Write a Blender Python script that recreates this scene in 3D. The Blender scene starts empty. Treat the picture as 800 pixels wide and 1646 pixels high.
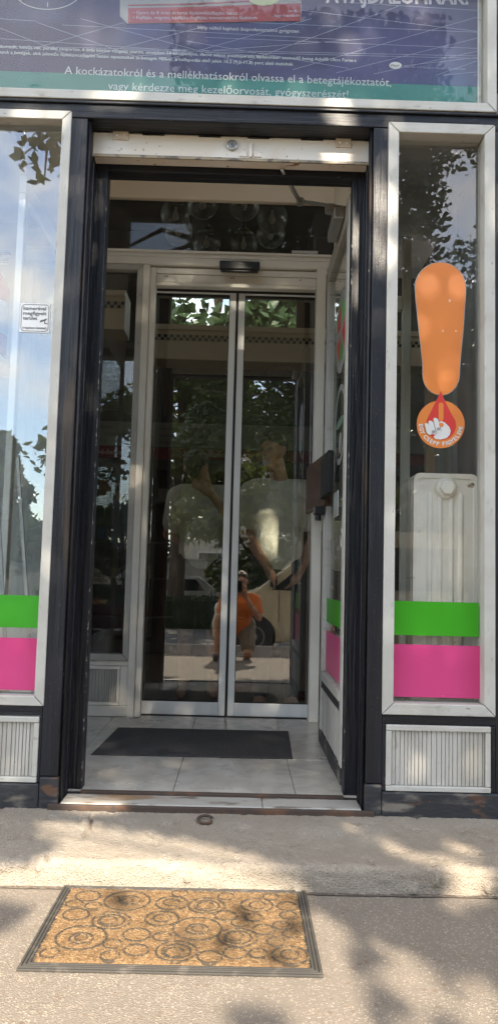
import bpy, math, random
import numpy as np
from mathutils import Vector, Matrix, noise
random.seed(7); rng = np.random.default_rng(7)
sc = bpy.context.scene; COL = sc.collection
# ------------------------------------------------------------------ camera, sky, sun, exposure
FPX = 1236.0; CH = 0.97
PITCH, ROLL, YAW = math.radians(4.8), math.radians(1.5), math.radians(0.6)
FW = Vector((math.sin(YAW)*math.cos(PITCH), math.cos(YAW)*math.cos(PITCH), math.sin(PITCH)))
R0 = Vector((math.cos(YAW), -math.sin(YAW), 0)); U0 = R0.cross(FW)
RT = R0*math.cos(ROLL)+U0*math.sin(ROLL); UP = U0*math.cos(ROLL)-R0*math.sin(ROLL)
cam = bpy.data.cameras.new('camera'); cam.sensor_fit = 'VERTICAL'; cam.sensor_height = 24; cam.lens = FPX/1646*24
cam.clip_start = 0.02; cam.clip_end = 2000
co = bpy.data.objects.new('camera', cam); COL.objects.link(co)
co.matrix_world = Matrix(((RT.x, UP.x, -FW.x, 0), (RT.y, UP.y, -FW.y, 0), (RT.z, UP.z, -FW.z, CH), (0, 0, 0, 1)))
sc.camera = co
SUN_EL, SUN_AZ = math.radians(33), math.radians(6)
SUN = Vector((math.sin(SUN_AZ)*math.cos(SUN_EL), -math.cos(SUN_AZ)*math.cos(SUN_EL), math.sin(SUN_EL)))
SKYX = 4.4
w = bpy.data.worlds.new('World'); sc.world = w; w.use_nodes = True
nt = w.node_tree; bgn = nt.nodes['Background']
sky = nt.nodes.new('ShaderNodeTexSky'); sky.sky_type = 'NISHITA'; sky.sun_disc = False
sky.sun_elevation = SUN_EL; sky.sun_rotation = math.radians(180)-SUN_AZ; sky.air_density = 1.0; sky.dust_density = .3; sky.ozone_density = 1.5
tc = nt.nodes.new('ShaderNodeTexCoord'); mp = nt.nodes.new('ShaderNodeMapping'); mp.inputs['Scale'].default_value = (1.0, 1.0, 2.0); mp.inputs['Location'].default_value = (SKYX, SKYX*.3, SKYX*.17)
nz = nt.nodes.new('ShaderNodeTexNoise'); nz.inputs['Scale'].default_value = 2.4; nz.inputs['Detail'].default_value = 7; nz.inputs['Roughness'].default_value = .56
mr = nt.nodes.new('ShaderNodeMapRange'); mr.interpolation_type = 'SMOOTHSTEP'
mr.inputs['From Min'].default_value = .435; mr.inputs['From Max'].default_value = .61; mr.inputs['To Max'].default_value = .9
mx = nt.nodes.new('ShaderNodeMix'); mx.data_type = 'RGBA'; mx.inputs[7].default_value = (9.9, 9.3, 8.5, 1)   # sunlit cloud radiance
L = nt.links
L.new(tc.outputs['Generated'], mp.inputs[0]); L.new(mp.outputs[0], nz.inputs['Vector']); L.new(nz.outputs['Fac'], mr.inputs['Value'])
L.new(mr.outputs[0], mx.inputs[0]); L.new(sky.outputs[0], mx.inputs[6]); L.new(mx.outputs[2], bgn.inputs[0])
bgn.inputs[1].default_value = 0.15
sl = bpy.data.lights.new('sun', 'SUN'); sl.energy = 5.0; sl.angle = math.radians(.53); sl.color = (1, .87, .70)
so = bpy.data.objects.new('sun', sl); COL.objects.link(so)
so.rotation_euler = SUN.to_track_quat('Z', 'Y').to_euler()
so.location = SUN*30
sc.view_settings.view_transform = 'Standard'; sc.view_settings.look = 'None'; sc.view_settings.gamma = 1
sc.view_settings.exposure = 1.6
sc.cycles.transparent_max_bounces = 32; sc.cycles.max_bounces = 10; sc.cycles.glossy_bounces = 6; sc.cycles.use_denoising = True
sc.cycles.caustics_reflective = False; sc.cycles.caustics_refractive = False; sc.cycles.sample_clamp_indirect = 8

# ------------------------------------------------------------------ helpers
def ray(px, py): return FW+RT*((px-400)/FPX)+UP*((823-py)/FPX)
def at(px, py, Y): d = ray(px, py); t = Y/d.y; return Vector((d.x*t, Y, CH+d.z*t))       # a point of the photograph on a plane Y = const
def atz(px, py, z): d = ray(px, py); t = (z-CH)/d.z; return Vector((d.x*t, d.y*t, z))
def atx(px, py, X): d = ray(px, py); t = X/d.x; return Vector((X, d.y*t, CH+d.z*t))
WL = {}
def reg(o, parent, loc):
    COL.objects.link(o); o.parent = parent; WL[o] = Vector(loc)
def thing(name, label, cat, loc=(0, 0, 0), group=None):
    o = bpy.data.objects.new(name, None); reg(o, None, loc); o.location = loc; o.empty_display_size = .1
    return tag(o, label, cat, group)
def tag(o, label=None, cat=None, group=None, kind=None):
    for k, v in (('label', label), ('category', cat), ('group', group), ('kind', kind)):
        if v: o[k] = v
    return o
class MB:
    def __init__(s): s.v, s.f = [], []
    def add(s, vs, fs):
        n = len(s.v); s.v += [tuple(p) for p in vs]; s.f += [tuple(i+n for i in q) for q in fs]; return s
    def box(s, x0, x1, y0, y1, z0, z1):
        if x0 > x1: x0, x1 = x1, x0
        if y0 > y1: y0, y1 = y1, y0
        if z0 > z1: z0, z1 = z1, z0
        return s.add([(x0, y0, z0), (x1, y0, z0), (x1, y1, z0), (x0, y1, z0), (x0, y0, z1), (x1, y0, z1), (x1, y1, z1), (x0, y1, z1)],
                     [(0, 3, 2, 1), (4, 5, 6, 7), (0, 1, 5, 4), (1, 2, 6, 5), (2, 3, 7, 6), (3, 0, 4, 7)])
    def slab(s, pts, d):            # planar polygon pts (3D, counter-clockwise seen from -d) pushed along vector d
        n = len(pts); pts = [Vector(p) for p in pts]; d = Vector(d)
        return s.add(pts+[p+d for p in pts], [tuple(range(n)), tuple(range(2*n-1, n-1, -1))]+[(i, i+n, (i+1) % n+n, (i+1) % n) for i in range(n)])
    def tube(s, pts, rad, n=10, cap=True):
        pts = [Vector(p) for p in pts]; rad = rad if isinstance(rad, (list, tuple)) else [rad]*len(pts); base = len(s.v); a = None
        for i, p in enumerate(pts):
            t = (pts[min(i+1, len(pts)-1)]-pts[max(i-1, 0)]).normalized()
            if a is None: a = t.orthogonal().normalized()
            a = (a-t*a.dot(t)).normalized(); b = t.cross(a)
            for k in range(n):
                th = 2*math.pi*k/n; s.v.append(tuple(p+(a*math.cos(th)+b*math.sin(th))*rad[i]))
        for i in range(len(pts)-1):
            for k in range(n):
                s.f.append((base+i*n+k, base+i*n+(k+1) % n, base+(i+1)*n+(k+1) % n, base+(i+1)*n+k))
        if cap:
            s.f.append(tuple(base+k for k in range(n-1, -1, -1))); m = base+(len(pts)-1)*n; s.f.append(tuple(m+k for k in range(n)))
        return s
    def lathe(s, prof, c, axis='Z', n=24):  # prof: (radius, height)
        base = len(s.v); c = Vector(c)
        for r, h in prof:
            for k in range(n):
                th = 2*math.pi*k/n; x, y = r*math.cos(th), r*math.sin(th)
                p = {'Z': (x, y, h), 'Y': (x, h, -y), 'X': (h, x, y)}[axis]
                s.v.append(tuple(c+Vector(p)))
        for i in range(len(prof)-1):
            for k in range(n):
                s.f.append((base+i*n+k, base+i*n+(k+1) % n, base+(i+1)*n+(k+1) % n, base+(i+1)*n+k))
        s.f.append(tuple(base+k for k in range(n-1, -1, -1))); m = base+(len(prof)-1)*n; s.f.append(tuple(m+k for k in range(n)))
        return s
    def ball(s, c, r, n=16):
        r = r if isinstance(r, (tuple, list)) else (r, r, r); base = len(s.v)
        prof = [(math.sin(math.pi*i/(n//2)), -math.cos(math.pi*i/(n//2))) for i in range(n//2+1)]
        prof[0] = (1e-4, -1); prof[-1] = (1e-4, 1); s.lathe(prof, (0, 0, 0), 'Z', n)
        for i in range(base, len(s.v)): x, y, z = s.v[i]; s.v[i] = (c[0]+x*r[0], c[1]+y*r[1], c[2]+z*r[2])
        return s
    def mesh(s, name, m, off=Vector(), smooth=False):
        me = bpy.data.meshes.new(name); me.from_pydata([(x-off[0], y-off[1], z-off[2]) for x, y, z in s.v], [], s.f); me.update()
        if m: me.materials.append(m)
        if smooth: me.polygons.foreach_set('use_smooth', [True]*len(me.polygons))
        return me
    def build(s, name, m, parent=None, base=None, smooth=False, bevel=0, seg=2):
        off = WL[parent] if parent is not None else Vector(base or (0, 0, 0))
        o = bpy.data.objects.new(name, s.mesh(name, m, off, smooth)); reg(o, parent, off)
        if parent is None: o.location = off
        if bevel:
            b = o.modifiers.new('bevel', 'BEVEL'); b.width = bevel; b.segments = seg; b.limit_method = 'ANGLE'; b.angle_limit = math.radians(40)
        return o
def inst(name, me, loc, parent=None, scale=(1, 1, 1), rot=(0, 0, 0)):
    o = bpy.data.objects.new(name, me); reg(o, parent, loc)
    o.location = Vector(loc)-(WL[parent] if parent is not None else Vector()); o.scale = scale; o.rotation_euler = rot
    return o
def struct(o): o['kind'] = 'structure'; return o

# ------------------------------------------------------------------ materials
MATS = {}
def newmat(name):
    m = bpy.data.materials.new(name); m.use_nodes = True; MATS[name] = m
    return m, m.node_tree, m.node_tree.nodes, m.node_tree.links
def PM(name, base, rough=.5, layers=(), bump=(), metal=0., spec=.5, coat=0., sub=None, rvar=0.):
    """layers: (colour, scale, lo, hi, stretch[, kind]); bump: (scale, strength, distance, stretch, kind)"""
    m, nt, N, L = newmat(name); b = N['Principled BSDF']
    b.inputs['Roughness'].default_value = rough; b.inputs['Metallic'].default_value = metal
    b.inputs['Specular IOR Level'].default_value = spec; b.inputs['Coat Weight'].default_value = coat
    tc = N.new('ShaderNodeTexCoord').outputs['Object']
    def tex(scale, st, kind, det=5):
        mp = N.new('ShaderNodeMapping'); mp.inputs['Scale'].default_value = st; L.new(tc, mp.inputs[0])
        if kind == 'noise':
            t = N.new('ShaderNodeTexNoise'); t.inputs['Detail'].default_value = det; o = t.outputs['Fac']
        elif kind == 'cell':
            t = N.new('ShaderNodeTexVoronoi'); o = t.outputs['Color']
        elif kind == 'wave':
            t = N.new('ShaderNodeTexWave'); t.inputs['Distortion'].default_value = 14; t.inputs['Detail'].default_value = 4; t.inputs['Detail Scale'].default_value = 1.4; o = t.outputs['Fac']
        else:
            t = N.new('ShaderNodeTexVoronoi'); o = t.outputs['Distance']
        t.inputs['Scale'].default_value = scale; L.new(mp.outputs[0], t.inputs['Vector'])
        if kind == 'cell':
            s = N.new('ShaderNodeSeparateColor'); L.new(o, s.inputs[0]); o = s.outputs[0]
        return o
    col = None
    rgb = N.new('ShaderNodeRGB'); rgb.outputs[0].default_value = (*base, 1); col = rgb.outputs[0]; lastf = None
    for ly in layers:
        c, scale, lo, hi, st = ly[:5]; kind = ly[5] if len(ly) > 5 else 'noise'
        o = tex(scale, st, kind); mr = N.new('ShaderNodeMapRange'); mr.interpolation_type = 'SMOOTHSTEP'
        mr.inputs['From Min'].default_value = lo; mr.inputs['From Max'].default_value = hi
        if len(ly) > 6: mr.inputs['To Max'].default_value = ly[6]
        L.new(o, mr.inputs['Value']); mx = N.new('ShaderNodeMix'); mx.data_type = 'RGBA'
        L.new(mr.outputs[0], mx.inputs[0]); L.new(col, mx.inputs[6]); mx.inputs[7].default_value = (*c, 1); col = mx.outputs[2]; lastf = mr.outputs[0]
    L.new(col, b.inputs['Base Color'])
    if rvar and lastf is not None:
        ma = N.new('ShaderNodeMath'); ma.operation = 'MULTIPLY_ADD'; ma.inputs[1].default_value = rvar; ma.inputs[2].default_value = rough
        L.new(lastf, ma.inputs[0]); L.new(ma.outputs[0], b.inputs['Roughness'])
    prev = None
    for scale, strength, dist, st, kind in bump:
        o = tex(scale, st, kind); bn = N.new('ShaderNodeBump'); bn.inputs['Strength'].default_value = strength; bn.inputs['Distance'].default_value = dist
        L.new(o, bn.inputs['Height'])
        if prev is not None: L.new(prev, bn.inputs['Normal'])
        prev = bn.outputs[0]
    if prev is not None: L.new(prev, b.inputs['Normal'])
    return m
def GLASS(name, r0, tint=(.93, .96, .95), dirt=.02, wob=0., dcol=(.5, .5, .48)):
    m, nt, N, L = newmat(name); N.remove(N['Principled BSDF']); out = N['Material Output']
    tr = N.new('ShaderNodeBsdfTransparent'); tr.inputs[0].default_value = (*tint, 1)
    gl = N.new('ShaderNodeBsdfGlossy'); gl.inputs['Roughness'].default_value = 0.0; gl.inputs[0].default_value = (1, 1, 1, 1)
    lw = N.new('ShaderNodeLayerWeight'); lw.inputs[0].default_value = .5
    pw = N.new('ShaderNodeMath'); pw.operation = 'POWER'; pw.inputs[1].default_value = 5; L.new(lw.outputs['Facing'], pw.inputs[0])
    ma = N.new('ShaderNodeMath'); ma.operation = 'MULTIPLY_ADD'; ma.inputs[1].default_value = .9-r0; ma.inputs[2].default_value = r0; L.new(pw.outputs[0], ma.inputs[0])
    m1 = N.new('ShaderNodeMixShader'); L.new(ma.outputs[0], m1.inputs[0]); L.new(tr.outputs[0], m1.inputs[1]); L.new(gl.outputs[0], m1.inputs[2])
    tcn = N.new('ShaderNodeTexCoord')
    if wob:
        n2 = N.new('ShaderNodeTexNoise'); n2.inputs['Scale'].default_value = 5; n2.inputs['Detail'].default_value = 1; L.new(tcn.outputs['Object'], n2.inputs['Vector'])
        bp = N.new('ShaderNodeBump'); bp.inputs['Strength'].default_value = wob; bp.inputs['Distance'].default_value = .01; L.new(n2.outputs['Fac'], bp.inputs['Height']); L.new(bp.outputs[0], gl.inputs['Normal'])
    df = N.new('ShaderNodeBsdfDiffuse'); df.inputs[0].default_value = (*dcol, 1)
    nn = N.new('ShaderNodeTexNoise'); nn.inputs['Scale'].default_value = 9; nn.inputs['Detail'].default_value = 9; nn.inputs['Roughness'].default_value = .7; L.new(tcn.outputs['Object'], nn.inputs['Vector'])
    mr = N.new('ShaderNodeMapRange'); mr.inputs['From Min'].default_value = .4; mr.inputs['From Max'].default_value = .8; mr.inputs['To Min'].default_value = dirt*.4; mr.inputs['To Max'].default_value = dirt*3; L.new(nn.outputs['Fac'], mr.inputs['Value'])
    m2 = N.new('ShaderNodeMixShader'); L.new(mr.outputs[0], m2.inputs[0]); L.new(m1.outputs[0], m2.inputs[1]); L.new(df.outputs[0], m2.inputs[2]); L.new(m2.outputs[0], out.inputs[0])
    return m
def LEAF(name, c1, c2, trans=.45):
    m, nt, N, L = newmat(name); N.remove(N['Principled BSDF']); out = N['Material Output']
    tcn = N.new('ShaderNodeTexCoord'); nn = N.new('ShaderNodeTexNoise'); nn.inputs['Scale'].default_value = 1.7; nn.inputs['Detail'].default_value = 6; L.new(tcn.outputs['Object'], nn.inputs['Vector'])
    mx = N.new('ShaderNodeMix'); mx.data_type = 'RGBA'; mx.inputs[6].default_value = (*c1, 1); mx.inputs[7].default_value = (*c2, 1)
    mr = N.new('ShaderNodeMapRange'); mr.inputs['From Min'].default_value = .35; mr.inputs['From Max'].default_value = .65; L.new(nn.outputs['Fac'], mr.inputs[0]); L.new(mr.outputs[0], mx.inputs[0])
    d = N.new('ShaderNodeBsdfPrincipled'); d.inputs['Roughness'].default_value = .45; t = N.new('ShaderNodeBsdfTranslucent')
    L.new(mx.outputs[2], d.inputs['Base Color']); L.new(mx.outputs[2], t.inputs[0])
    ms = N.new('ShaderNodeMixShader'); ms.inputs[0].default_value = trans; L.new(d.outputs[0], ms.inputs[1]); L.new(t.outputs[0], ms.inputs[2]); L.new(ms.outputs[0], out.inputs[0])
    return m
V1 = (1, 1, 1); VZ = (1, 1, .06); VX = (.06, 1, 1)
navy = PM('navy_paint', (.0062, .0072, .0105), .42, [((.011, .0125, .0175), 14, .4, .7, (1, 1, .1)), ((.035, .024, .016), 9, .60, .70, (1, 1, .13)), ((.16, .15, .135), 70, .72, .75, (1, 1, .4)), ((.05, .045, .04), 120, .66, .72, V1)],
          [(70, .8, .005, (1, 1, .045), 'noise'), (18, .5, .005, (1, 1, .3), 'noise'), (160, .3, .002, V1, 'noise')], spec=.38, rvar=.15)
navyh = PM('navy_paint_rail', (.0062, .0072, .0105), .42, [((.011, .0125, .0175), 14, .4, .7, (.1, 1, 1)), ((.035, .024, .016), 9, .62, .72, (.13, 1, 1)), ((.16, .15, .135), 70, .725, .755, (.4, 1, 1)), ((.05, .045, .04), 120, .66, .72, V1)],
           [(70, .7, .005, (.045, 1, 1), 'noise'), (18, .5, .005, (.3, 1, 1), 'noise'), (160, .3, .002, V1, 'noise')], spec=.38, rvar=.15)
plinthm = PM('worn_plinth_paint', (.020, .021, .024), .6, [((.16, .14, .115), 10, .52, .66, (.5, 1, 1.6)), ((.09, .045, .025), 22, .6, .68, (.4, 1, 1))], [(40, .8, .006, (.5, 1, 1), 'noise')])
white = PM('old_white_paint', (.475, .465, .420), .5, [((.425, .41, .365), 6, .42, .62, V1), ((.27, .25, .215), 34, .60, .74, (1, 1, .35), 'noise', .55), ((0.089, 0.081, 0.074), 60, .70, .75, (1, 1, .3), 'noise', .8)],
           [(60, .6, .003, (1, 1, .06), 'noise'), (150, .35, .002, V1, 'noise')], rvar=.2)
whiteh = PM('old_white_paint_rail', (.460, .450, .406), .5, [((.41, .395, .35), 6, .42, .62, V1), ((.25, .23, .195), 34, .58, .72, (.35, 1, 1), 'noise', .6), ((0.089, 0.081, 0.074), 60, .68, .73, (.3, 1, 1), 'noise', .8)],
            [(60, .6, .003, (.06, 1, 1), 'noise'), (150, .35, .002, V1, 'noise')], rvar=.2)
slatm = PM('weathered_white_slats', (.45, .43, .385), .65, [((.37, .35, .305), 9, .42, .6, (1, 1, .3)), ((.25, .23, .195), 50, .62, .72, (1, 1, .3), 'noise', .6), ((.10, .085, .07), 90, .71, .75, (1, 1, .5))], [(90, .7, .003, (1, 1, .05), 'noise')])
groove = PM('dark_groove', (.055, .05, .045), .8); slatback = PM('dusty_slat_groove', (.22, .20, .17), .9)
cream = PM('cream_partition_paint', (.82, .785, .70), .5, [((.76, .715, .62), 4, .45, .65, V1)], [(60, .25, .002, VX, 'noise')])
creamwall = PM('cream_wall', (.82, .68, .52), .7, [((.79, .65, .49), 2, .4, .65, V1)], [(30, .15, .003, V1, 'noise')])
alu = PM('white_coated_aluminium', (.86, .87, .85), .32, [((.74, .76, .75), 7, .45, .7, (1, 1, .2))])
shutm = PM('shutter_box_paint', (.72, .645, .55), .42, [((.76, .72, .66), 5, .45, .6, V1), ((.30, .15, .05), 24, .66, .72, V1), ((.12, .10, .08), 70, .68, .72, V1)], [(25, .2, .003, V1, 'noise')])
marble = PM('grey_marble', (.50, .47, .41), .24, [((.40, .375, .33), 2.2, .3, .75, (1, 2.2, 1), 'wave', .55), ((.55, .52, .455), 5, .5, .7, V1), ((.27, .235, .19), 40, .66, .73, V1), ((.33, .30, .25), 3, .55, .7, V1, 'noise', .5)], [(35, .08, .002, V1, 'noise')], rvar=.2)
thrm = PM('stained_marble_threshold', (.36, .34, .30), .5, [((.36, .345, .31), 6, .45, .7, (.4, 1, 1)), ((.22, .13, .06), 3.0, .52, .66, (.8, 1.5, 1), 'noise', .9), ((.10, .07, .045), 26, .56, .70, (.3, 1, 1), 'noise', .8)], [(60, .5, .003, V1, 'noise')])
rust = PM('rusty_iron', (.055, .036, .026), .8, [((.11, .055, .03), 18, .52, .7, (.4, 1, 1)), ((.04, .03, .025), 30, .55, .7, V1)], [(80, .7, .003, V1, 'noise')])
stone = PM('worn_limestone', (0.318, 0.277, 0.222), .85, [((0.385, 0.344, 0.285), 7, .45, .65, V1), ((0.252, 0.211, 0.163), 4, .5, .68, (.5, 1, 1), 'noise', .8), ((0.429, 0.400, 0.340), 170, .55, .9, V1, 'cell', .5), ((0.244, 0.207, 0.163), 170, .02, .16, V1, 'cell', .6), ((0.163, 0.133, 0.104), 30, .70, .76, (.6, 1, 1), 'noise', .7)],
           [(170, .8, .004, V1, 'dist'), (40, .6, .006, (.5, 1, 1), 'noise'), (240, .9, .004, V1, 'noise')], spec=.25)
asph = PM('pavement_aggregate', (.30, .258, .205), .85, [((.35, .302, .242), 5, .42, .65, V1), ((.38, .335, .275), 260, .55, .9, V1, 'cell', .6), ((.14, .12, .10), 260, .02, .2, V1, 'cell', .75), ((.15, .105, .07), 100, .972, .985, V1, 'cell', .6), ((.20, .175, .145), 2.2, .52, .70, V1, 'noise', .6), ((.13, .115, .10), 11, .70, .74, V1, 'noise', .7)],
          [(260, .7, .003, V1, 'dist'), (420, .5, .0012, V1, 'noise'), (9, .3, .01, V1, 'noise')], spec=.25)
road = PM('road_asphalt', (.10, .098, .095), .85, [((.14, .135, .13), 3, .45, .65, V1)], [(90, .6, .004, V1, 'noise')])
kerbm = PM('kerb_stone', (.36, .35, .33), .8, [((.25, .24, .22), 8, .5, .7, V1)])
soil = PM('ground_earth', (.12, .10, .07), .9, [((.06, .09, .03), 2, .45, .6, V1)])
coir = PM('coir_fibre', (.205, .128, .066), .95, [((.30, .20, .108), 160, .48, .7, V1), ((.11, .065, .032), 120, .53, .74, V1), ((.13, .085, .05), 5, .50, .72, V1, 'noise', .7)], [(260, 1., .006, V1, 'noise'), (90, .8, .006, V1, 'noise')], spec=.1)
fibre = PM('coir_loose_fibre', (.30, .205, .112), .9, [((.17, .108, .056), 50, .45, .6, V1), ((.13, .09, .055), 5, .52, .72, V1, 'noise', .7)], spec=.15)
matring = PM('coir_dusted_rubber', (.060, .050, .038), .9, [((.15, .105, .062), 60, .56, .66, V1)], [(200, .6, .003, V1, 'noise')], spec=.15)
rubber = PM('grey_rubber', (.042, .039, .034), .8, [((.085, .076, .064), 30, .5, .72, V1)], [(200, .4, .002, V1, 'noise')])
matgrey = PM('charcoal_carpet', (.06, .06, .06), .95, [((.095, .093, .09), 200, .45, .65, V1)], [(320, .8, .004, V1, 'noise')], spec=.1)
black = PM('black_plastic', (.010, .010, .011), .3)
blackmat = PM('black_gasket', (.008, .008, .008), .6)
steel = PM('brushed_steel', (.45, .44, .42), .35, metal=.9)
wood = PM('red_brown_wood', (.10, .038, .026), .75, [((.14, .055, .036), 12, .4, .65, (1, 1, .12)), ((.06, .025, .018), 30, .55, .7, (1, 1, .08))], [(50, .3, .002, VZ, 'noise')])
wooddark = PM('dark_brown_wood', (.05, .028, .02), .4, [((.08, .04, .026), 14, .4, .65, VZ)])
iron = PM('cream_cast_iron', (.82, .79, .70), .45, [((.72, .69, .60), 5, .45, .65, V1), ((.25, .17, .09), 20, .68, .76, V1)], [(120, .25, .002, V1, 'noise')])
greyboard = PM('grey_board', (.42, .42, .41), .55, [((.28, .28, .27), 6, .4, .7, VZ)])
wallw = PM('pale_plaster', (.55, .53, .49), .8, [((.46, .44, .40), 3, .45, .65, V1)], [(40, .3, .004, V1, 'noise')])
stucco = PM('facade_render', (.45, .41, .35), .85, [((.36, .33, .28), 2.5, .45, .65, V1)], [(60, .5, .006, V1, 'noise')])
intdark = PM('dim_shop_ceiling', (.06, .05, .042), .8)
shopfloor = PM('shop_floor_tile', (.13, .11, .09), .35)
shelfm = PM('dark_shelf_laminate', (.045, .04, .04), .5)
green = PM('green_vinyl', (.036, .315, .008), .32, [((.045, .35, .012), 4, .45, .65, V1), ((.12, .38, .08), 60, .73, .76, (1, 1, .5))], [(6, .12, .004, V1, 'noise')])
pink = PM('pink_vinyl', (.56, .047, .185), .32, [((.60, .055, .205), 4, .45, .65, V1), ((.62, .22, .34), 60, .73, .76, (1, 1, .5))], [(6, .12, .004, V1, 'noise')])
orange = PM('orange_vinyl', (.62, .19, .035), .38, [((.56, .165, .032), 5, .45, .7, V1), ((.68, .42, .28), 40, .69, .72, (1, 1, .8))], [(6, .1, .004, V1, 'noise')])
red = PM('red_print', (.52, .028, .02), .45); whitep = PM('white_print', (0.578, 0.570, 0.547), .5); greyp = PM('grey_print', (.10, .10, .105), .5); lgrey = PM('light_grey_print', (.26, .26, .25), .5)
purple = PM('purple_poster_print', (0.042, 0.038, 0.095), .6, [((0.065, 0.061, 0.152), 2.2, .45, .6, V1), ((0.053, 0.076, 0.167), 1.6, .5, .68, (1, 1, 2))])
teal = PM('teal_poster_print', (0.038, 0.179, 0.156), .6, [((0.049, 0.201, 0.175), 3, .45, .6, V1)])
linep = PM('pale_line_print', (.30, .32, .42), .4); redp = PM('dull_red_poster_print', (.26, .045, .05), .4); palep = PM('pale_poster_lettering', (0.456, 0.502, 0.502), .4); lavp = PM('white_poster_lettering', (0.441, 0.426, 0.471), .4)
checkb = PM('black_tile', (.012, .012, .012), .3); checkw = PM('cream_tile', (.55, .50, .40), .4)
g_left = GLASS('display_glass_left', .105, (.90, .93, .94), .012); g_right = GLASS('display_glass_right', .045, (.97, .97, .96), .008, .0)
g_door = GLASS('sliding_door_glass', .11, (.88, .90, .88), .006, .0); g_plain = GLASS('clear_glass', .045, (.93, .95, .94), .01); g_poster = GLASS('poster_glass', .016, (.97, .98, .98), .01)
g_globe = GLASS('smoky_globe_glass', .025, (.72, .70, .66), .17)
def SKIN(n, c): return PM(n, c, .5, [(tuple(x*.85 for x in c), 30, .45, .65, V1)])
skin = SKIN('skin', (.42, .22, .14)); hairm = PM('brown_hair', (.06, .04, .025), .6, bump=[(120, .8, .006, (1, 1, .1), 'noise')])
orangecloth = PM('orange_cotton', (.62, .17, .03), .9, bump=[(14, .8, .03, V1, 'noise')]); shortsm = PM('khaki_cotton', (.17, .14, .105), .9, bump=[(16, .8, .03, V1, 'noise')])
teem = PM('cream_cotton', (.56, .53, .45), .9, bump=[(12, .9, .03, (1, 1, .5), 'noise')]); trousers = PM('dark_cotton', (.03, .03, .038), .9)
vanp = PM('beige_van_paint', (.62, .55, .40), .25, coat=.5); silver = PM('silver_car_paint', (.30, .32, .33), .3, metal=.6); autoglass = PM('car_glass', (.012, .014, .015), .05); tyre = PM('tyre_rubber', (.015, .015, .015), .8); rimm = PM('steel_rim', (.25, .25, .25), .4, metal=.7)
lampm = PM('headlamp', (.55, .55, .52), .15); bark = PM('bark', (.085, .06, .042), .9, [((.14, .11, .08), 8, .45, .65, (1, 1, .2))], [(30, 1, .02, (1, 1, .2), 'noise')])
leafa = LEAF('leaf_green', (.036, .064, .018), (.060, .092, .026), .32); leafb = LEAF('leaf_yellow_green', (.075, .105, .022), (.125, .14, .034), .42); leafd = LEAF('leaf_dark_green', (.025, .05, .018), (.04, .075, .025), .3)
extred = PM('extinguisher_red', (.42, .02, .015), .3)

# ------------------------------------------------------------------ text
def text(name, body, o, u, v, width, height, m, parent, lift=(0, -.0012, 0), bold=0.0, center=False):
    """flat lettering mesh: origin o (baseline start), unit axes u, v; width of the whole line and height of a capital in metres"""
    cu = bpy.data.curves.new(name, 'FONT'); cu.body = body; cu.size = 1; cu.offset = bold; cu.resolution_u = 2
    tmp = bpy.data.objects.new(name, cu); COL.objects.link(tmp); bpy.context.view_layer.update()
    me = bpy.data.meshes.new_from_object(tmp.evaluated_get(bpy.context.evaluated_depsgraph_get())); bpy.data.objects.remove(tmp)
    n = len(me.vertices); a = np.empty(n*3); me.vertices.foreach_get('co', a); a = a.reshape(-1, 3)
    x0, x1 = a[:, 0].min(), a[:, 0].max(); sx = width/(x1-x0) if width else height/.7
    u, v, o, lift = Vector(u), Vector(v), Vector(o), Vector(lift); off = WL[parent]; k = height/.7
    if center: o = o-u*((x1-x0)*sx/2)
    P = np.array(o+lift-off)[None, :]+np.outer((a[:, 0]-x0)*sx, np.array(u))+np.outer(a[:, 1]*k, np.array(v))
    me.vertices.foreach_set('co', P.ravel()); me.update(); me.materials.clear(); me.materials.append(m)
    ob = bpy.data.objects.new(name, me); reg(ob, parent, off); return ob
def textpx(name, body, p0, p1, Y, hpx, m, parent, bold=0.):
    a, b = at(*p0, Y), at(*p1, Y); u = (b-a); wd = u.length; u.normalize(); v = Vector((-u.z, 0, u.x))
    return text(name, body, a, u, v, wd, hpx*Y/FPX, m, parent, bold=bold)

# ------------------------------------------------------------------ ground
YF = 2.92                                     # plane of the shopfront
def flat(name, x0, x1, y0, y1, z, m, th=.2): return struct(MB().box(x0, x1, y0, y1, z-th, z).build(name, m))
flat('pavement', -40, 40, -2.4, 3.4, 0, asph)
struct(MB().box(-40, 40, -2.56, -2.4, -.4, .004).build('kerb', kerbm, bevel=.012))
struct(MB().add([(x, y, z) for x in (-40, 40) for y, z in ((-2.56, -.14), (-4.0, -.28), (-12, -.30), (-12, -.6), (-2.56, -.6))], [(0, 1, 6, 5)[::-1], (1, 2, 7, 6)[::-1], (2, 3, 8, 7)[::-1], (3, 4, 9, 8)[::-1], (4, 0, 5, 9)[::-1]]).build('road', road))
flat('ground', -400, 400, -400, -2.4, -.36, soil, .2)
gr = flat('yard_ground', -400, 400, 9.3, 400, -.05, soil, .2)

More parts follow.
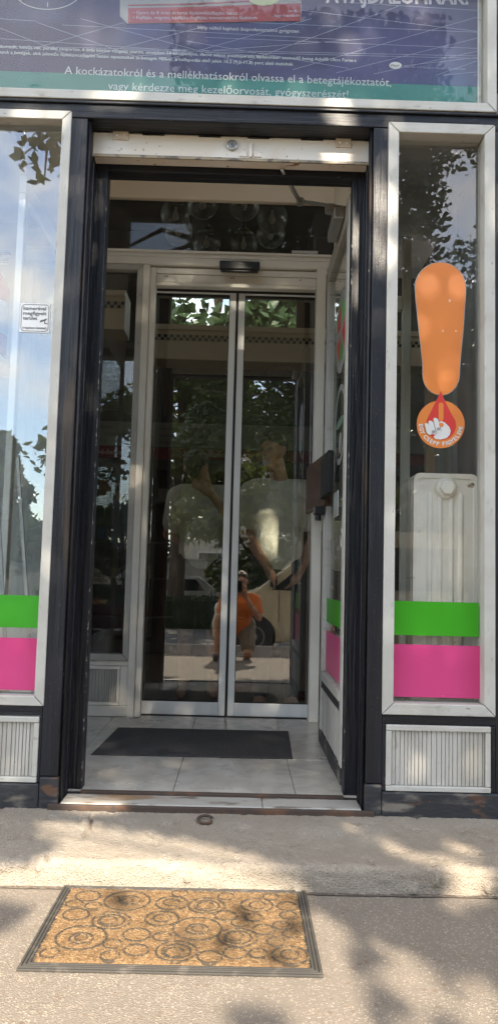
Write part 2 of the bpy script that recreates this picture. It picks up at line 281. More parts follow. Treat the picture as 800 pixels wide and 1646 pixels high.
# ------------------------------------------------------------------ stone step (displaced stone block)
def step():
    prof = []
    for i in range(34): t = i/33; prof.append((2.985-t*(2.985-2.488), .103-.020*t))
    for i in range(1, 9): a = i/8*math.pi/2; prof.append((2.488-.026*math.sin(a), .083-.026*(1-math.cos(a))))
    for i in range(1, 9): prof.append((2.462-.004*i/8, .057-.085*i/8))
    X0, X1, nx = -1.9, 1.75, 520; vs = []; fs = []
    cr1 = [atz(*p, .09) for p in ((148, 1312), (146, 1328), (136, 1344))]; cr2 = [tuple(atz(*p, .085))[:2] for p in ((80, 1372), (70, 1392))]; cr2.append((cr2[1][0]-.012, 2.45))
    m = len(prof)
    def seg(px, py, A, B):
        ax, ay, bx, by = A[0], A[1], B[0], B[1]; dx, dy = bx-ax, by-ay; t = max(0, min(1, ((px-ax)*dx+(py-ay)*dy)/(dx*dx+dy*dy))); return math.hypot(px-ax-t*dx, py-ay-t*dy)
    for i in range(nx+1):
        x = X0+(X1-X0)*i/nx
        fr = .009*noise.noise(Vector((x*1.6, 3, 0)))+.005*noise.noise(Vector((x*7, 1, 0))); chip = max(0, noise.noise(Vector((x*5.3, 9, 2)))-.22)*.035+max(0, noise.noise(Vector((x*17, 4, 2)))-.25)*.03
        for j, (y, z) in enumerate(prof):
            e = max(0, (2.62-y)/.16); e = min(e, 1)
            p = Vector((x*9, y*14, 2)); d = .0022*noise.noise(p*.6)+.0022*noise.noise(p*3.1)+.0020*noise.noise(p*8.)+.0012*noise.noise(p*17)
            pit = noise.noise(Vector((x*26, y*26, z*26+5))); d -= max(0, pit-.36)*.03
            yy = y-fr*e*.9; zz = z+d
            if j > 33: yy += d*1.6+.004*noise.noise(Vector((x*12, z*90, 7)))
            ck = math.exp(-((y-2.468)/.022)**2) if z > .05 else 0
            zz -= chip*ck*.8; yy += chip*ck*.7
            g = min(seg(x, y, cr1[0], cr1[1]), seg(x, y, cr1[1], cr1[2]), seg(x, y, cr2[0], cr2[1]), seg(x, y, cr2[1], cr2[2])) if y > 2.44 else 9
            if g < .010: zz -= .024*(1-g/.010)
            vs.append((x, yy, zz))
    for i in range(nx):
        for j in range(m-1): a = i*m+j; fs.append((a, a+1, a+m+1, a+m))
    return MB().add(vs, fs).build('step', stone, None, (0, 2.7, 0), smooth=True)
st = struct(step())
dj = MB(); jp = []
for i in range(240):
    x = -1.9+3.65*i/239; yb = 2.458-(.009*noise.noise(Vector((x*1.6, 3, 0)))+.005*noise.noise(Vector((x*7, 1, 0))))*.9; jp += [(x, yb-.010-.010*abs(noise.noise(Vector((x*20, 0, 0)))), .0035), (x, yb+.012, .006)]
dj.add(jp, [(2*i, 2*i+2, 2*i+3, 2*i+1) for i in range(239)]); dj.build('joint_dirt', PM('packed_dirt', (.085, .068, .052), .95, [((.16, .13, .10), 60, .45, .65, V1)]), st)
MB().box(-1.9, 1.75, 2.985, 3.3, -.1, .098).build('step_backing', stone, st)
# iron ring set into the step
c = atz(330, 1318, .104); rg = []
for k in range(22): a = math.radians(-60+k*300/21); rg.append((c.x+.026*math.sin(a+math.pi), c.y+.030*math.cos(a), c.z+.002+.004*math.cos(a)))
tag(MB().tube(rg, .0055, 8).build('iron_ring', rust, None, (c.x, c.y, .1), smooth=True), 'rusty iron ring lying in the stone step below the threshold', 'ring')

# ------------------------------------------------------------------ shopfront
S = thing('shopfront', 'dark navy painted timber shopfront with peeling white window frames', 'shopfront', (-.05, YF, .1))
def bx(name, m, par, x0, x1, y0, y1, z0, z1, bev=.004): return MB().box(x0, x1, y0, y1, z0, z1).build(name, m, par, bevel=bev)
JL, JR = -.649, .488                          # faces of the jambs towards the doorway
# front posts: flat boards with stepped and beaded jamb returns
for s, xf, xw in ((-1, JL, -.716), (1, JR, .548)):
    p = bx('post', navy, S, xf, xw, YF+.004, 3.00, .215, 2.768)
    e = xf
    for (y0, y1, d) in ((2.95, 2.962, .0), (2.968, 3.03, .008), (3.034, 3.046, .014), (3.05, 3.088, .010)):
        b = MB().box(e-s*d*.7, e+s*.02, y0, y1, .112, 2.768); b.build('jamb_moulding', navy, p, bevel=.003)
    MB().tube([(e-s*.006, 2.946, .115), (e-s*.006, 2.946, 2.766)], .007, 8).build('bead', navy, p, smooth=True)
    bx('jamb_lining', wooddark, p, e+s*.002, e+s*.035, 3.001, 3.20, .112, 3.40)
    bx('post_foot', plinthm, p, e-s*.003, xw, YF-.001, 3.0, .085, .213, .006)
# inner door frame (stiles and head), dark outside and brown wood on the vestibule side
for s, a, b_ in ((-1, JL, -.592), (1, JR, .430)):
    f = bx('door_frame_stile', navy, S, a+s*.0005, b_, 3.092, 3.140, .120, 2.70)
    bx('frame_bead', navy, f, b_, b_-s*-.010, 3.142, 3.152, .120, 2.66, .002)
    bx('inner_lining', wood, f, a, b_+s*.012, 3.154, 3.20, .122, 2.70, .003)
chipm = PM('bare_chipped_edge', (.24, .225, .20), .8)
for xe, sg, n_ in ((-.592, 1, 46), (.430, -1, 10)):
    cb = MB(); rc = random.Random(3+n_)
    for k in range(n_):
        z = rc.choice((rc.uniform(.14, 1.0), rc.uniform(1.35, 1.75), rc.uniform(.3, 2.6))); h = rc.uniform(.004, .03); wd = rc.uniform(.0015, .006); m0 = xe-sg*wd
        P = [(xe+.0004*sg, z), (m0, z+h*rc.uniform(.1, .4)), (xe-sg*wd*rc.uniform(.3, .8), z+h*.6), (xe+.0004*sg, z+h)]; P = P if sg < 0 else P[::-1]
        cb.slab([(x, 3.0912, zz) for x, zz in P], (0, .0012, 0))
    cb.build('paint_chips', chipm, S)['kind'] = 'stuff'
hd = bx('door_head', navyh, S, JL-.003, JR+.003, 3.094, 3.17, 2.645, 2.697)
bx('head_lining', cream, hd, JL, JR, 3.172, 3.19, 2.66, 3.38)
# transom, rails under the windows, plinth
tr = bx('transom_beam', navyh, S, -1.72, 1.06, YF+.006, 3.02, 2.771, 2.842)
bx('transom_bead', navyh, tr, -1.72, 1.06, YF-.004, YF+.006, 2.828, 2.839, .003)
for x0, x1 in ((-1.72, -.7165), (.5485, 1.06)):
    bx('rail', navyh, S, x0, x1, YF+.005, 3.0, .434, .470)
    bx('plinth', plinthm, S, x0, x1, YF-.002, 3.02, .07, .190, .008)
bx('window_edge_post', navy, S, .973, 1.06, YF+.004, 3.0, .19, 2.77); bx('window_edge_post', navy, S, -1.72, -1.60, YF+.004, 3.0, .19, 2.77)
bx('rail_end', navy, S, .5485, .562, YF+.005, 3.0, .19, .434); bx('rail_end', navy, S, .955, .973, YF+.005, 3.0, .19, .434); bx('rail_end', navy, S, -.726, -.7165, YF+.005, 3.0, .19, .434)
def mitred(name, par, x0, x1, z0, z1, w_, y0, y1, pane, yg, inner=.012, gap=.0012, wb=None):
    """four mitred rails round an opening; the left one holds the pane"""
    wb = wb or w_; ob = None; g = gap
    xi0, xi1, zi0, zi1 = x0+w_, x1-w_, z0+wb, z1-w_
    quads = [([(x0, z0+g), (xi0, zi0+g), (xi0, zi1-g), (x0, z1-g)], white), ([(x1, z1-g), (xi1, zi1-g), (xi1, zi0+g), (x1, z0+g)], white),
             ([(x0+g, z0), (x1-g, z0), (xi1-g, zi0), (xi0+g, zi0)], whiteh), ([(x0+g, z1), (xi0+g, zi1), (xi1-g, zi1), (x1-g, z1)], whiteh)]
    fr = MB().box(x0+.004, x1-.004, y0+.012, y0+.016, z0+.004, z0+.008).build(name, groove, par)
    for q, m in quads:
        pts = [(x, y0, z) for x, z in q]
        ar = sum(q[i][0]*q[(i+1) % 4][1]-q[(i+1) % 4][0]*q[i][1] for i in range(4))
        if ar < 0: pts = pts[::-1]
        MB().slab(pts, (0, y1-y0, 0)).build('frame_rail', m, fr, bevel=.003)
    if pane: MB().box(xi0-.004, xi1+.004, yg, yg+.004, zi0-.004, zi1+.004).build('pane', pane, fr)
    return fr
mitred('window_frame', S, -1.60, -.713, .470, 2.794, .036, YF-.003, 3.01, g_left, 2.966)
mitred('window_frame', S, .546, .971, .470, 2.792, .042, YF-.003, 3.01, g_right, 2.974)
mitred('poster_window_frame', S, -1.70, .978, 2.846, 3.44, .038, YF-.002, 3.03, g_poster, 2.965)
MB().box(.926, .938, 2.985, 2.992, 2.88, 3.40).build('poster_side_bead', whiteh, S)
def slatpanel(par, x0, x1, z0, z1, y, fw=.021, sw=.0165, mfr=whiteh):
    p = MB(); g = .001
    p.box(x0, x1, y-.008, y+.02, z1-fw, z1); p.box(x0, x1, y-.008, y+.02, z0, z0+fw*.9)
    p.box(x0, x0+fw, y-.006, y+.018, z0+fw*.9+g, z1-fw-g); p.box(x1-fw*.9, x1, y-.006, y+.018, z0+fw*.9+g, z1-fw-g)
    o = p.build('plinth_panel', mfr, par, bevel=.003)
    MB().box(x0+fw-.002, x1-fw*.9+.002, y+.014, y+.0175, z0+.004, z1-.004).build('panel_backing', slatback, o)
    x = x0+fw+.001
    while x < x1-fw*.9-.004:
        ww = min(sw*random.uniform(.75, 1.2), x1-fw*.9-.001-x); dy = random.uniform(-.0015, .0015)
        MB().box(x+.0008, x+ww-.0008, y+.004+dy, y+.0138, z0+fw*.9+.001, z1-fw-.001).build('slat', slatm, o, bevel=.0022)
        x += ww
    return o
slatpanel(S, .563, .954, .192, .433, YF+.006); slatpanel(S, -1.10, -.727, .192, .430, YF+.006)
bx('panel_divider', navy, S, -1.599, -1.102, YF+.005, 3.0, .19, .434)
# threshold: two stained marble pieces between rusty strips
xj = atz(421, 1288, .12).x
for a, b_ in ((JL+.012, xj-.0008), (xj+.0008, JR-.012)): bx('threshold_stone', thrm, S, a, b_, 2.925, 3.045, .07, .122, .004)
bx('threshold_iron', rust, S, JL-.03, JR+.03, 2.905, 2.923, .07, .119, .003); bx('threshold_strip', rust, S, JL+.06, JR-.06, 3.047, 3.072, .08, .132, .004)
# building above and beside
bw = thing('building_wall', 'plain rendered wall of the building around the shopfront', 'building', (0, 3.0, 0))
bx('wall_panel', stucco, bw, -14, -1.722, YF-.01, 3.30, -.1, 4.02, 0); bx('wall_panel', stucco, bw, 1.062, 14, YF-.01, 3.30, -.1, 4.02, 0)
bx('wall_panel', stucco, bw, -14, 14, YF-.03, 3.30, 4.025, 9, 0)
mitred('added_fanlight_frame', S, -1.70, .978, 3.455, 4.02, .038, YF-.002, 3.03, g_plain, 2.965); bx('added_fanlight_rail', navyh, S, -1.72, 1.06, YF+.006, 3.02, 3.4405, 3.4545)  # unseen fanlight added to let sky light into the lobby

# ------------------------------------------------------------------ poster behind the fanlight glass
YP = 2.984
PO = thing('poster', 'large purple and teal painkiller advertising poster behind glass above the door', 'poster', (-.3, YP, 2.85))
zt = 2.996
MB().box(-1.66, .920, YP, YP+.006, zt, 3.42).build('poster_sheet', purple, PO)
MB().box(-1.66, .920, YP, YP+.006, 2.862, zt-.0003).build('teal_band', teal, PO)
MB().box(.9205, .9255, YP-.001, YP+.006, 2.865, 3.42).build('white_edge', whitep, PO)
def strokes(name, segs, wd, m, par, Y, lift=.0008):
    mb = MB()
    for a, b_ in segs:
        A, B = at(*a, Y-lift), at(*b_, Y-lift); d = (B-A).normalized(); n = Vector((-d.z, 0, d.x))*wd/2
        mb.add([A-n, B-n, B+n, A+n], [(0, 1, 2, 3)])
    return mb.build(name, m, par)
lines = []
for x0, y0, x1, y1 in [(0, 45, 120, 92), (0, 62, 420, 90), (60, 36, 230, 95), (130, 30, 380, 98), (0, 30, 60, 34), (20, 88, 200, 36), (130, 94, 330, 42), (260, 98, 500, 30), (380, 104, 640, 10), (470, 112, 771, 26), (540, 117, 771, 60), (600, 119, 771, 81), (646, 106, 771, 92), (700, 121, 771, 96),
                       (0, 74, 771, 90), (330, 60, 771, 78), (400, 36, 771, 52), (560, 4, 771, 17), (480, 16, 771, 51), (200, 80, 771, 94), (220, 90, 620, 60), (712, 121, 771, 115), (760, 122, 771, 118), (300, 66, 560, 110), (100, 40, 560, 64)]:
    lines.append(((x0, y0), (x1, y1)))
strokes('grid_lines', lines, .0017, linep, PO, YP)
ring = [(77+54*math.cos(t), -16+31*math.sin(t)) for t in np.linspace(.05, math.pi-.05, 24)]
strokes('clock_ring', [(ring[i], ring[i+1]) for i in range(23)]+[((77, 4), (77, 11)), ((34, 1), (40, -4))], .0028, palep, PO, YP)
def polypx(name, pts, m, par, Y, lift=.001, th=.0006):
    P = [at(*p, Y-lift) for p in pts]; a = sum(P[i].x*P[(i+1) % len(P)].z-P[(i+1) % len(P)].x*P[i].z for i in range(len(P)))
    if a < 0: P = P[::-1]
    return MB().slab(P, (0, th, 0)).build(name, m, par)
polypx('pack_face', [(193, -30), (484, -35), (484, 34), (205, 38.5), (193, 26)], lgrey, PO, YP, .0016)
polypx('pack_red_band', [(206, 13), (300, 11), (483, 5), (483, 33.5), (206, 37.5)], redp, PO, YP, .0026)
polypx('pack_swoosh', [(206, 9.5), (300, 8), (400, 3), (430, -3), (430, -5), (396, 1), (300, 5.5), (206, 7.5)], redp, PO, YP, .0026)
polypx('pack_capsule', [(424+24*math.cos(t), -2+11*math.sin(t)) for t in np.linspace(0, 2*math.pi, 20)[:-1]], PM('capsule_green', (.42, .45, .25), .4), PO, YP, .0035)
textpx('lettering', '• Gyors és 8 órán át tartó fájdalomcsillapító hatás', (214, 23), (381, 24), YP-.0022, 6, lavp, PO)
textpx('lettering', '• Fejfájás, migrén, hátfájás, fogfájás, menstruációs fájdalom', (214, 31), (413, 31.5), YP-.0022, 6, lavp, PO)
textpx('lettering', '16 db', (464, 20), (478, 20), YP-.0022, 5, lavp, PO); textpx('lettering', 'lágy kapszula', (441, 27.5), (481, 27), YP-.0022, 5, lavp, PO)
textpx('lettering', 'Vény nélkül kapható ibuprofentartalmú gyógyszer.', (317, 47), (482, 53), YP, 6, lavp, PO, .008)
textpx('lettering', 'A FÁJDALOMNAK!', (523, 4), (752, 7), YP, 26, lavp, PO, .03)
textpx('lettering', 'domizált, kettős vak, parallel csoportos, 6 órás klinikai vizsgálat szerint, amelyben 59 középsúlyos, illetve súlyos posztoperatív fájdalomban szenvedő beteg Advil® Ultra Forte-t', (0, 77), (572, 100), YP, 5.5, palep, PO, .008)
textpx('lettering', 'azok a betegek, akik jelentős fájdalomcsillapító hatást tapasztaltak (a betegek 98%-a), a csillapodás első jeleit 10,2 (9,0-11,8) perc alatt észlelték', (0, 86), (471, 106), YP, 5.5, palep, PO, .008)
textpx('headline', 'A kockázatokról és a mellékhatásokról olvassa el a betegtájékoztatót,', (104, 119), (628, 139), YP, 14, palep, PO)
textpx('headline', 'vagy kérdezze meg kezelőorvosát, gyógyszerészét!', (174, 144), (559, 158), YP, 14, palep, PO)
polypx('logo_oval', [(635+10*math.cos(t), 105+5.5*math.sin(t)) for t in np.linspace(0, 2*math.pi, 24)[:-1]], whitep, PO, YP, .0012)
textpx('logo_lettering', 'Pfizer', (628, 108), (642, 107), YP-.0016, 5, greyp, PO); textpx('lettering', 'Pfizer Kft. 1123 Budapest, Alkotás u. 53. MOM Park', (649, 109), (747, 113), YP, 3.4, linep, PO)

# ------------------------------------------------------------------ shutter box
SB = thing('shutter_box', 'white steel roller shutter bottom bar with lock under the transom', 'shutter', (-.08, 3.07, 2.70))
bx('box_body', shutm, SB, JL+.001, JR-.001, 3.020, 3.09, 2.672, 2.7695, .003); bx('lip', PM('tarnished_lip', (.30, .25, .17), .5, [((.12, .10, .08), 40, .5, .6, (.5, 1, 1))]), SB, JL+.003, JR-.003, 3.012, 3.0195, 2.662, 2.675, .002)
brk = PM('beige_bracket_paint', (.56, .46, .36), .5, [((.30, .22, .15), 30, .6, .7, V1)])
for px in (194, 552):
    A = at(px-12, 199 if px < 300 else 210, 3.01); B = at(px+12, 224 if px < 300 else 236, 3.01)
    x0, x1, z0, z1 = A.x, B.x, B.z, A.z; r = .008
    pts = [(x0, z0), (x1, z0), (x1, z1-r*2), (x1-r*.6, z1-r*.6), (x1-r*2, z1), (x0+r, z1), (x0, z1-r)]
    b_ = MB().slab([(x, 3.012, z) for x, z in pts], (0, .0075, 0)).build('bracket', brk, SB, bevel=.0015)
    for fx in (.28, .74): MB().lathe([(.0045, 0), (.0045, -.002), (.002, -.0035)], (x0+(x1-x0)*fx, 3.0118, z0+.017), 'Y', 12).build('screw', shutm, b_)
c = at(373, 234, 3.015); lk = MB().lathe([(.021, .0), (.021, -.012), (.017, -.014), (.016, -.010), (.008, -.010), (.008, -.014)], (c.x, 3.0198, c.z), 'Y', 24).build('lock_cylinder', steel, SB, smooth=False)
MB().box(c.x-.0015, c.x+.0015, 3.004, 3.007, c.z-.006, c.z+.006).build('keyhole', blackmat, lk)
c = at(403, 241, 3.015); MB().box(c.x-.006, c.x+.006, 3.008, 3.0195, c.z-.032, c.z+.026).build('bolt', shutm, SB, bevel=.002)
for d in (-.03, .028): MB().box(c.x+d-.016, c.x+d+.016, 3.015, 3.0195, c.z-.028, c.z-.008).build('bolt_plate', shutm, SB, bevel=.002)
for d in (-.4, -.17, .03, .25): MB().box(d-.045, d+.045, 3.0165, 3.0195, 2.762, 2.7665).build('slot', blackmat, SB)

# ------------------------------------------------------------------ vestibule
FZ = .125; YB = 4.64
fl = struct(MB().box(-1.0, .56, 3.073, 4.95, -.05, FZ-.004).build('vestibule_floor', groove))
for i, x in enumerate((-1.0, -.716, -.236, .244)):
    for y in (3.076, 3.662, 4.262):
        x1 = (-.716, -.236, .244, .56)[i]; y1 = {3.076: 3.662, 3.662: 4.262, 4.262: 4.88}[y]
        MB().box(x+.0012, x1-.0012, y+.0012, y1-.0012, .02, FZ+random.uniform(-.0008, .0008)).build('tile', marble, fl, bevel=.0012)
vl = thing('vestibule_partition', 'timber and glass side walls and ceiling of the entrance lobby', 'partition', (-.2, 3.9, FZ))
bx('low_wall', cream, vl, -1.0, -.96, 3.21, 4.60, .10, .50); bx('low_wall', cream, vl, .525, .56, 3.21, 4.60, .10, .50)
for x0, x1, m in ((-.995, -.965, cream), (.53, .556, cream)):
    bx('rail', m, vl, x0, x1, 3.21, 4.60, .502, .55); bx('rail', m, vl, x0, x1, 3.21, 4.60, 2.60, 2.68)
    bx('wall_panel', creamwall, vl, x0, x1, 3.21, 4.60, 2.682, 3.998, 0)
    for y in (3.21, 4.55): bx('stud', m, vl, x0, x1, y, y+.05, .552, 2.598)
    MB().box((x0+x1)/2-.002, (x0+x1)/2+.002, 3.262, 4.548, .552, 2.598).build('pane', g_plain, vl)
bx('ceiling_board', creamwall, vl, -1.0, .56, 3.20, 4.60, 4.00, 4.03, 0)
bx('downstand', creamwall, vl, -1.0, .56, 4.603, 4.64, 3.295, 4.03, .004)

EP = thing('entrance_partition', 'pale timber surround with sidelight holding the sliding doors', 'partition', (-.08, YB, FZ))
bx('post', cream, EP, -.640, -.598, YB-.035, YB+.05, FZ, 2.872); bx('post', cream, EP, .428, .485, YB-.05, YB+.05, FZ, 2.872)
bx('door_casing', cream, EP, -.597, -.562, YB-.012, YB+.05, FZ+.002, 2.866); bx('door_casing', cream, EP, -.561, .461, YB-.012, YB+.05, 2.828, 2.866)
be = bx('beam', cream, EP, -1.0, .52, YB-.04, YB+.05, 2.874, 2.962)
bx('beam_moulding', cream, be, -1.0, .52, YB-.048, YB-.0405, 2.918, 2.928, .002); bx('beam_moulding', cream, be, -1.0, .52, YB-.055, YB-.0405, 2.945, 2.960, .003)
bx('motor_cover', cream, EP, -.561, .427, YB-.004, YB+.045, 2.775, 2.826); bx('motor_cover_lip', cream, EP, -.561, .427, YB-.012, YB+.045, 2.750, 2.773)
for x in (-.51, -.495, -.10, -.085, .33): MB().lathe([(.004, 0), (.004, -.003)], (x, YB-.005, 2.812), 'Y', 8).build('screw', blackmat, EP)
fr = mitred('sidelight_frame', EP, -1.0, -.641, .455, 2.873, .036, YB-.03, YB+.03, g_plain, YB+.01)
slatpanel(EP, -.985, -.690, .190, .420, YB, .02, .017, cream); bx('sidelight_rail', cream, EP, -1.0, -.641, YB-.012, YB+.04, .423, .453)
bx('sidelight_rail', cream, EP, -1.0, -.641, YB-.012, YB+.04, FZ+.002, .188); bx('sidelight_stile', cream, EP, -.688, -.641, YB-.012, YB+.04, .19, .421)
MB().box(-1.0, .52, YB+.02, YB+.024, 2.964, 3.294).build('fanlight_pane', g_poster, EP)
# sliding leaves
def leaf(x0, x1, label, wl, wr):
    y0, y1 = 4.715, 4.750; D = thing('sliding_door', label, 'door', ((x0+x1)/2, 4.73, FZ), 'automatic sliding doors')
    z0, z1, b_ = FZ+.006, 2.748, .078; f = MB()
    f.box(x0, x0+wl, y0, y1, z0, z1); f.box(x1-wr, x1, y0, y1, z0, z1); f.box(x0+wl+.0005, x1-wr-.0005, y0+.001, y1-.001, z0, z0+b_); f.box(x0+wl+.0005, x1-wr-.0005, y0+.001, y1-.001, z1-.012, z1)
    f.build('door_frame', alu, D, bevel=.003)
    a, c_, zb, zc = x0+wl, x1-wr, z0+b_, z1-.012; g = MB(); t = .004
    for q in ((a, a+t, zb, zc), (c_-t, c_, zb, zc), (a+t, c_-t, zb, zb+t), (a+t, c_-t, zc-t, zc)): g.box(q[0], q[1], y0+.006, y1-.006, q[2], q[3])
    g.build('gasket', blackmat, D)
    MB().box(a+t, c_-t, -.002, .002, zb+t-1.45, zc-t-1.45).build('pane', g_door, D)
    p = D.children[-1]; WLp = WL[D]
    p.data.transform(Matrix.Translation(WLp)); p.location = Vector((0, 4.732, 1.45))-WLp; p.rotation_euler = (-math.radians(.36), 0, 0)   # glass a hair out of plumb
leaf(-.606, -.066, 'left sliding glass door leaf with white aluminium frame', .012, .040)
leaf(-.050, .462, 'right sliding glass door leaf with white aluminium frame', .040, .012)
bx('seal', blackmat, EP, -.0655, -.0505, 4.726, 4.74, FZ+.004, 2.748, 0)
bx('guide_track', blackmat, EP, -.61, .47, 4.70, 4.77, FZ+.001, FZ+.005, 0)
A, B = at(353, 421, 4.585), at(417, 440, 4.585)
sn = thing('door_sensor', 'small black motion sensor box mounted above the sliding doors', 'sensor', ((A.x+B.x)/2, 4.59, B.z))
bx('sensor_body', black, sn, A.x, B.x, 4.556, 4.5845, B.z+.012, A.z, .008); bx('sensor_lens', black, sn, A.x+.008, B.x-.008, 4.560, 4.5845, B.z, B.z+.011, .003)
m_ = (A.x+B.x)/2; text('lettering', 'ditec', (m_+.015, 4.555, (A.z+B.z)/2+.006), (1, 0, 0), (0, 0, 1), .042, .009, lgrey, sn, center=True)
bx('warning_strip', wallw, EP, .27, .43, 4.592, 4.60, 2.966, 2.984, .002)

# door leaf folded open into the lobby on the right
XL = .432
OD = thing('open_door', 'old glazed door leaf standing open inside the lobby on the right', 'door', (XL+.02, 3.6, FZ))
y0, y1 = 3.205, 4.055; x0, x1 = XL, XL+.042
bx('stile', white, OD, x0, x1, y1-.065, y1, .20, 2.64); bx('stile', white, OD, x0, x1, y0, y0+.07, .20, 2.64)
bx('rail', whiteh, OD, x0+.0006, x1-.0006, y0+.0705, y1-.0655, 2.55, 2.64); bx('lock_rail', navy, OD, x0+.0006, x1-.0006, y0+.0705, y1-.0655, .415, .455); bx('bead', whiteh, OD, x0-.004, x1-.002, y0+.072, y1-.067, .457, .50, .004)
bx('kick_rail', plinthm, OD, x0-.001, x1+.001, y0, y1, FZ+.008, .198)
for yy in (y0+.071, y1-.086): bx('glazing_bead', whiteh, OD, x0+.006, x1-.006, yy, yy+.02, .502, 2.548, .003)
for k in range(24):
    yy = y0+.073+k*(y1-.067-y0-.073)/24; MB().box(x0+.006+random.uniform(0, .002), x1-.01, yy+.001, yy+.028, .20, .413).build('slat', slatm, OD, bevel=.003)
pane_x = XL+.02
MB().box(pane_x, pane_x+.004, y0+.0915, y1-.0865, .502, 2.548).build('pane', g_plain, OD)
def sticker(name, label, cat, loc, group=None): return thing(name, label, cat, loc, group)
def disc_x(name, m, par, X, y, z, ry, rz, a0=0, a1=2*math.pi, n=40, th=.0006):
    pts = [(X, y+ry*math.cos(t), z+rz*math.sin(t)) for t in np.linspace(a0, a1, n+1)[:-1 if a1-a0 > 6.2 else None]]
    return MB().slab(pts[::-1], (th, 0, 0)).build(name, m, par)
yc, zc = 3.55, 2.14; k1 = sticker('round_sticker', 'round red, green and white sticker high on the open door glass', 'sticker', (pane_x, yc, zc))
disc_x('sticker_disc', lgrey, k1, pane_x-.0012, yc, zc, .20, .20)
for n_, (m, a0, a1) in enumerate(((red, .2, 1.35), (green, 1.5, 2.75), (red, 2.9, 4.0), (green, 4.15, 5.0), (red, 5.1, 6.1))):
    P = [(pane_x-.002, yc+.03*math.cos((a0+a1)/2), zc+.03*math.sin((a0+a1)/2))]+[(pane_x-.002, yc+.145*math.cos(t), zc+.145*math.sin(t)) for t in np.linspace(a0, a1, 10)]
    MB().slab(P[::-1], (.0005, 0, 0)).build('colour_segment', m, k1)
zc = 1.69; k2 = sticker('round_sticker', 'faded grey round sticker below the red and green one on the open door', 'sticker', (pane_x, yc, zc))
rr = MB()
for i in range(40):
    t0, t1 = 2*math.pi*i/40, 2*math.pi*(i+1)/40
    rr.add([(pane_x-.0012, yc+r*math.cos(t), zc+r*math.sin(t)) for r, t in ((.16, t0), (.19, t0), (.19, t1), (.16, t1))], [(0, 1, 2, 3)])
rr.build('sticker_ring', lgrey, k2); disc_x('sticker_bar', PM('faded_green_print', (.10, .18, .11), .5), k2, pane_x-.0014, yc, zc+.01, .14, .022); disc_x('sticker_leaf', lgrey, k2, pane_x-.0014, yc-.02, zc-.09, .05, .05)
vt = sticker('window_lettering', 'white capital lettering on the lower glass of the open door', 'lettering', (pane_x, 3.5, 1.06))
text('lettering', 'VICHY', (pane_x-.001, 3.86, 1.06), (0, -1, 0), (0, 0, 1), .50, .105, lgrey, vt, lift=(0, 0, 0))
def bandx(name, label, cat, m, z0_, z1_):
    o = MB().box(pane_x-.0012, pane_x-.0004, y0+.093, y1-.088, z0_, z1_).build(name, m, None, (pane_x, 3.6, z0_)); tag(o, label, cat)
bandx('vinyl_band', 'green vinyl band on the glass of the open door', 'vinyl band', green, .752, .872); bandx('vinyl_band', 'pink vinyl band at the bottom of the open door glass', 'vinyl band', pink, .51, .71)
# wide wooden pull board on its black bracket
ph = MB(); A_, B_ = Vector((XL-.004, 3.93, 0)), Vector((.378, 4.50, 0)); d = (B_-A_).normalized(); n_ = Vector((-d.y, d.x, 0))*-.026
zz = [(0, 1.345), (.0, 1.605), (.03, 1.62), (.985, 1.62), (1, 1.605), (1, 1.345)]
P = [A_+(B_-A_)*t+Vector((0, 0, z)) for t, z in zz]
ph.slab(P, n_).build('pull_board', PM('brown_pull_wood', (.085, .046, .030), .7, [((.12, .068, .045), 14, .42, .65, (1, .2, 1)), ((.05, .028, .02), 40, .55, .7, (1, .15, 1))], [(60, .4, .003, (1, .1, 1), 'noise')]), OD, bevel=.006)
bx('lock_case', PM('matt_black_metal', (.010, .010, .011), .65, [((.03, .028, .026), 40, .55, .7, V1)], spec=.3), OD, XL-.030, XL-.0005, 3.60, 3.915, 1.372, 1.578, .006); bx('pull_bracket', black, OD, XL-.055, XL-.0005, 3.955, 4.03, 1.30, 1.343, .006)
MB().tube([(XL-.03, 3.99, 1.27), (XL-.03, 3.99, 1.30)], .016, 12).build('pull_stop', black, OD)
bx('latch_plate', steel, OD, XL-.003, XL-.0004, 3.40, 3.56, 1.25, 1.365, .002)
# door closer
DC = thing('door_closer', 'grey hydraulic door closer with folded arm above the open door', 'door closer', (XL-.03, 3.4, 2.6))
el = atz(482, 325, 2.68); q0 = atz(452, 272, 2.655); q1 = Vector((XL+.02, 3.44, 2.685))
bx('closer_body', steel, DC, XL-.05, XL-.001, 3.34, 3.60, 2.59, 2.648, .008)
MB().tube([q0, q0.lerp(el, .45)], .006, 10).build('arm_rod', steel, DC, smooth=True); MB().tube([q0.lerp(el, .42), q0.lerp(el, .95)], .010, 10).build('arm_sleeve', steel, DC, smooth=True)
MB().box(0, 1, -.012, .012, -.004, .004); d = (q1-el); n_ = Vector((-d.y, d.x, 0)).normalized()*.012
MB().slab([el-n_, q1-n_, q1+n_, el+n_], (0, 0, .008)).build('flat_arm', steel, DC, bevel=.002)
MB().lathe([(.018, -.012), (.018, .016), (.012, .02)], el, 'Z', 16).build('elbow_joint', steel, DC); MB().lathe([(.026, -.02), (.026, .012), (.016, .018)], (.375, 3.42, 2.675), 'Z', 16).build('spindle_cap', steel, DC)

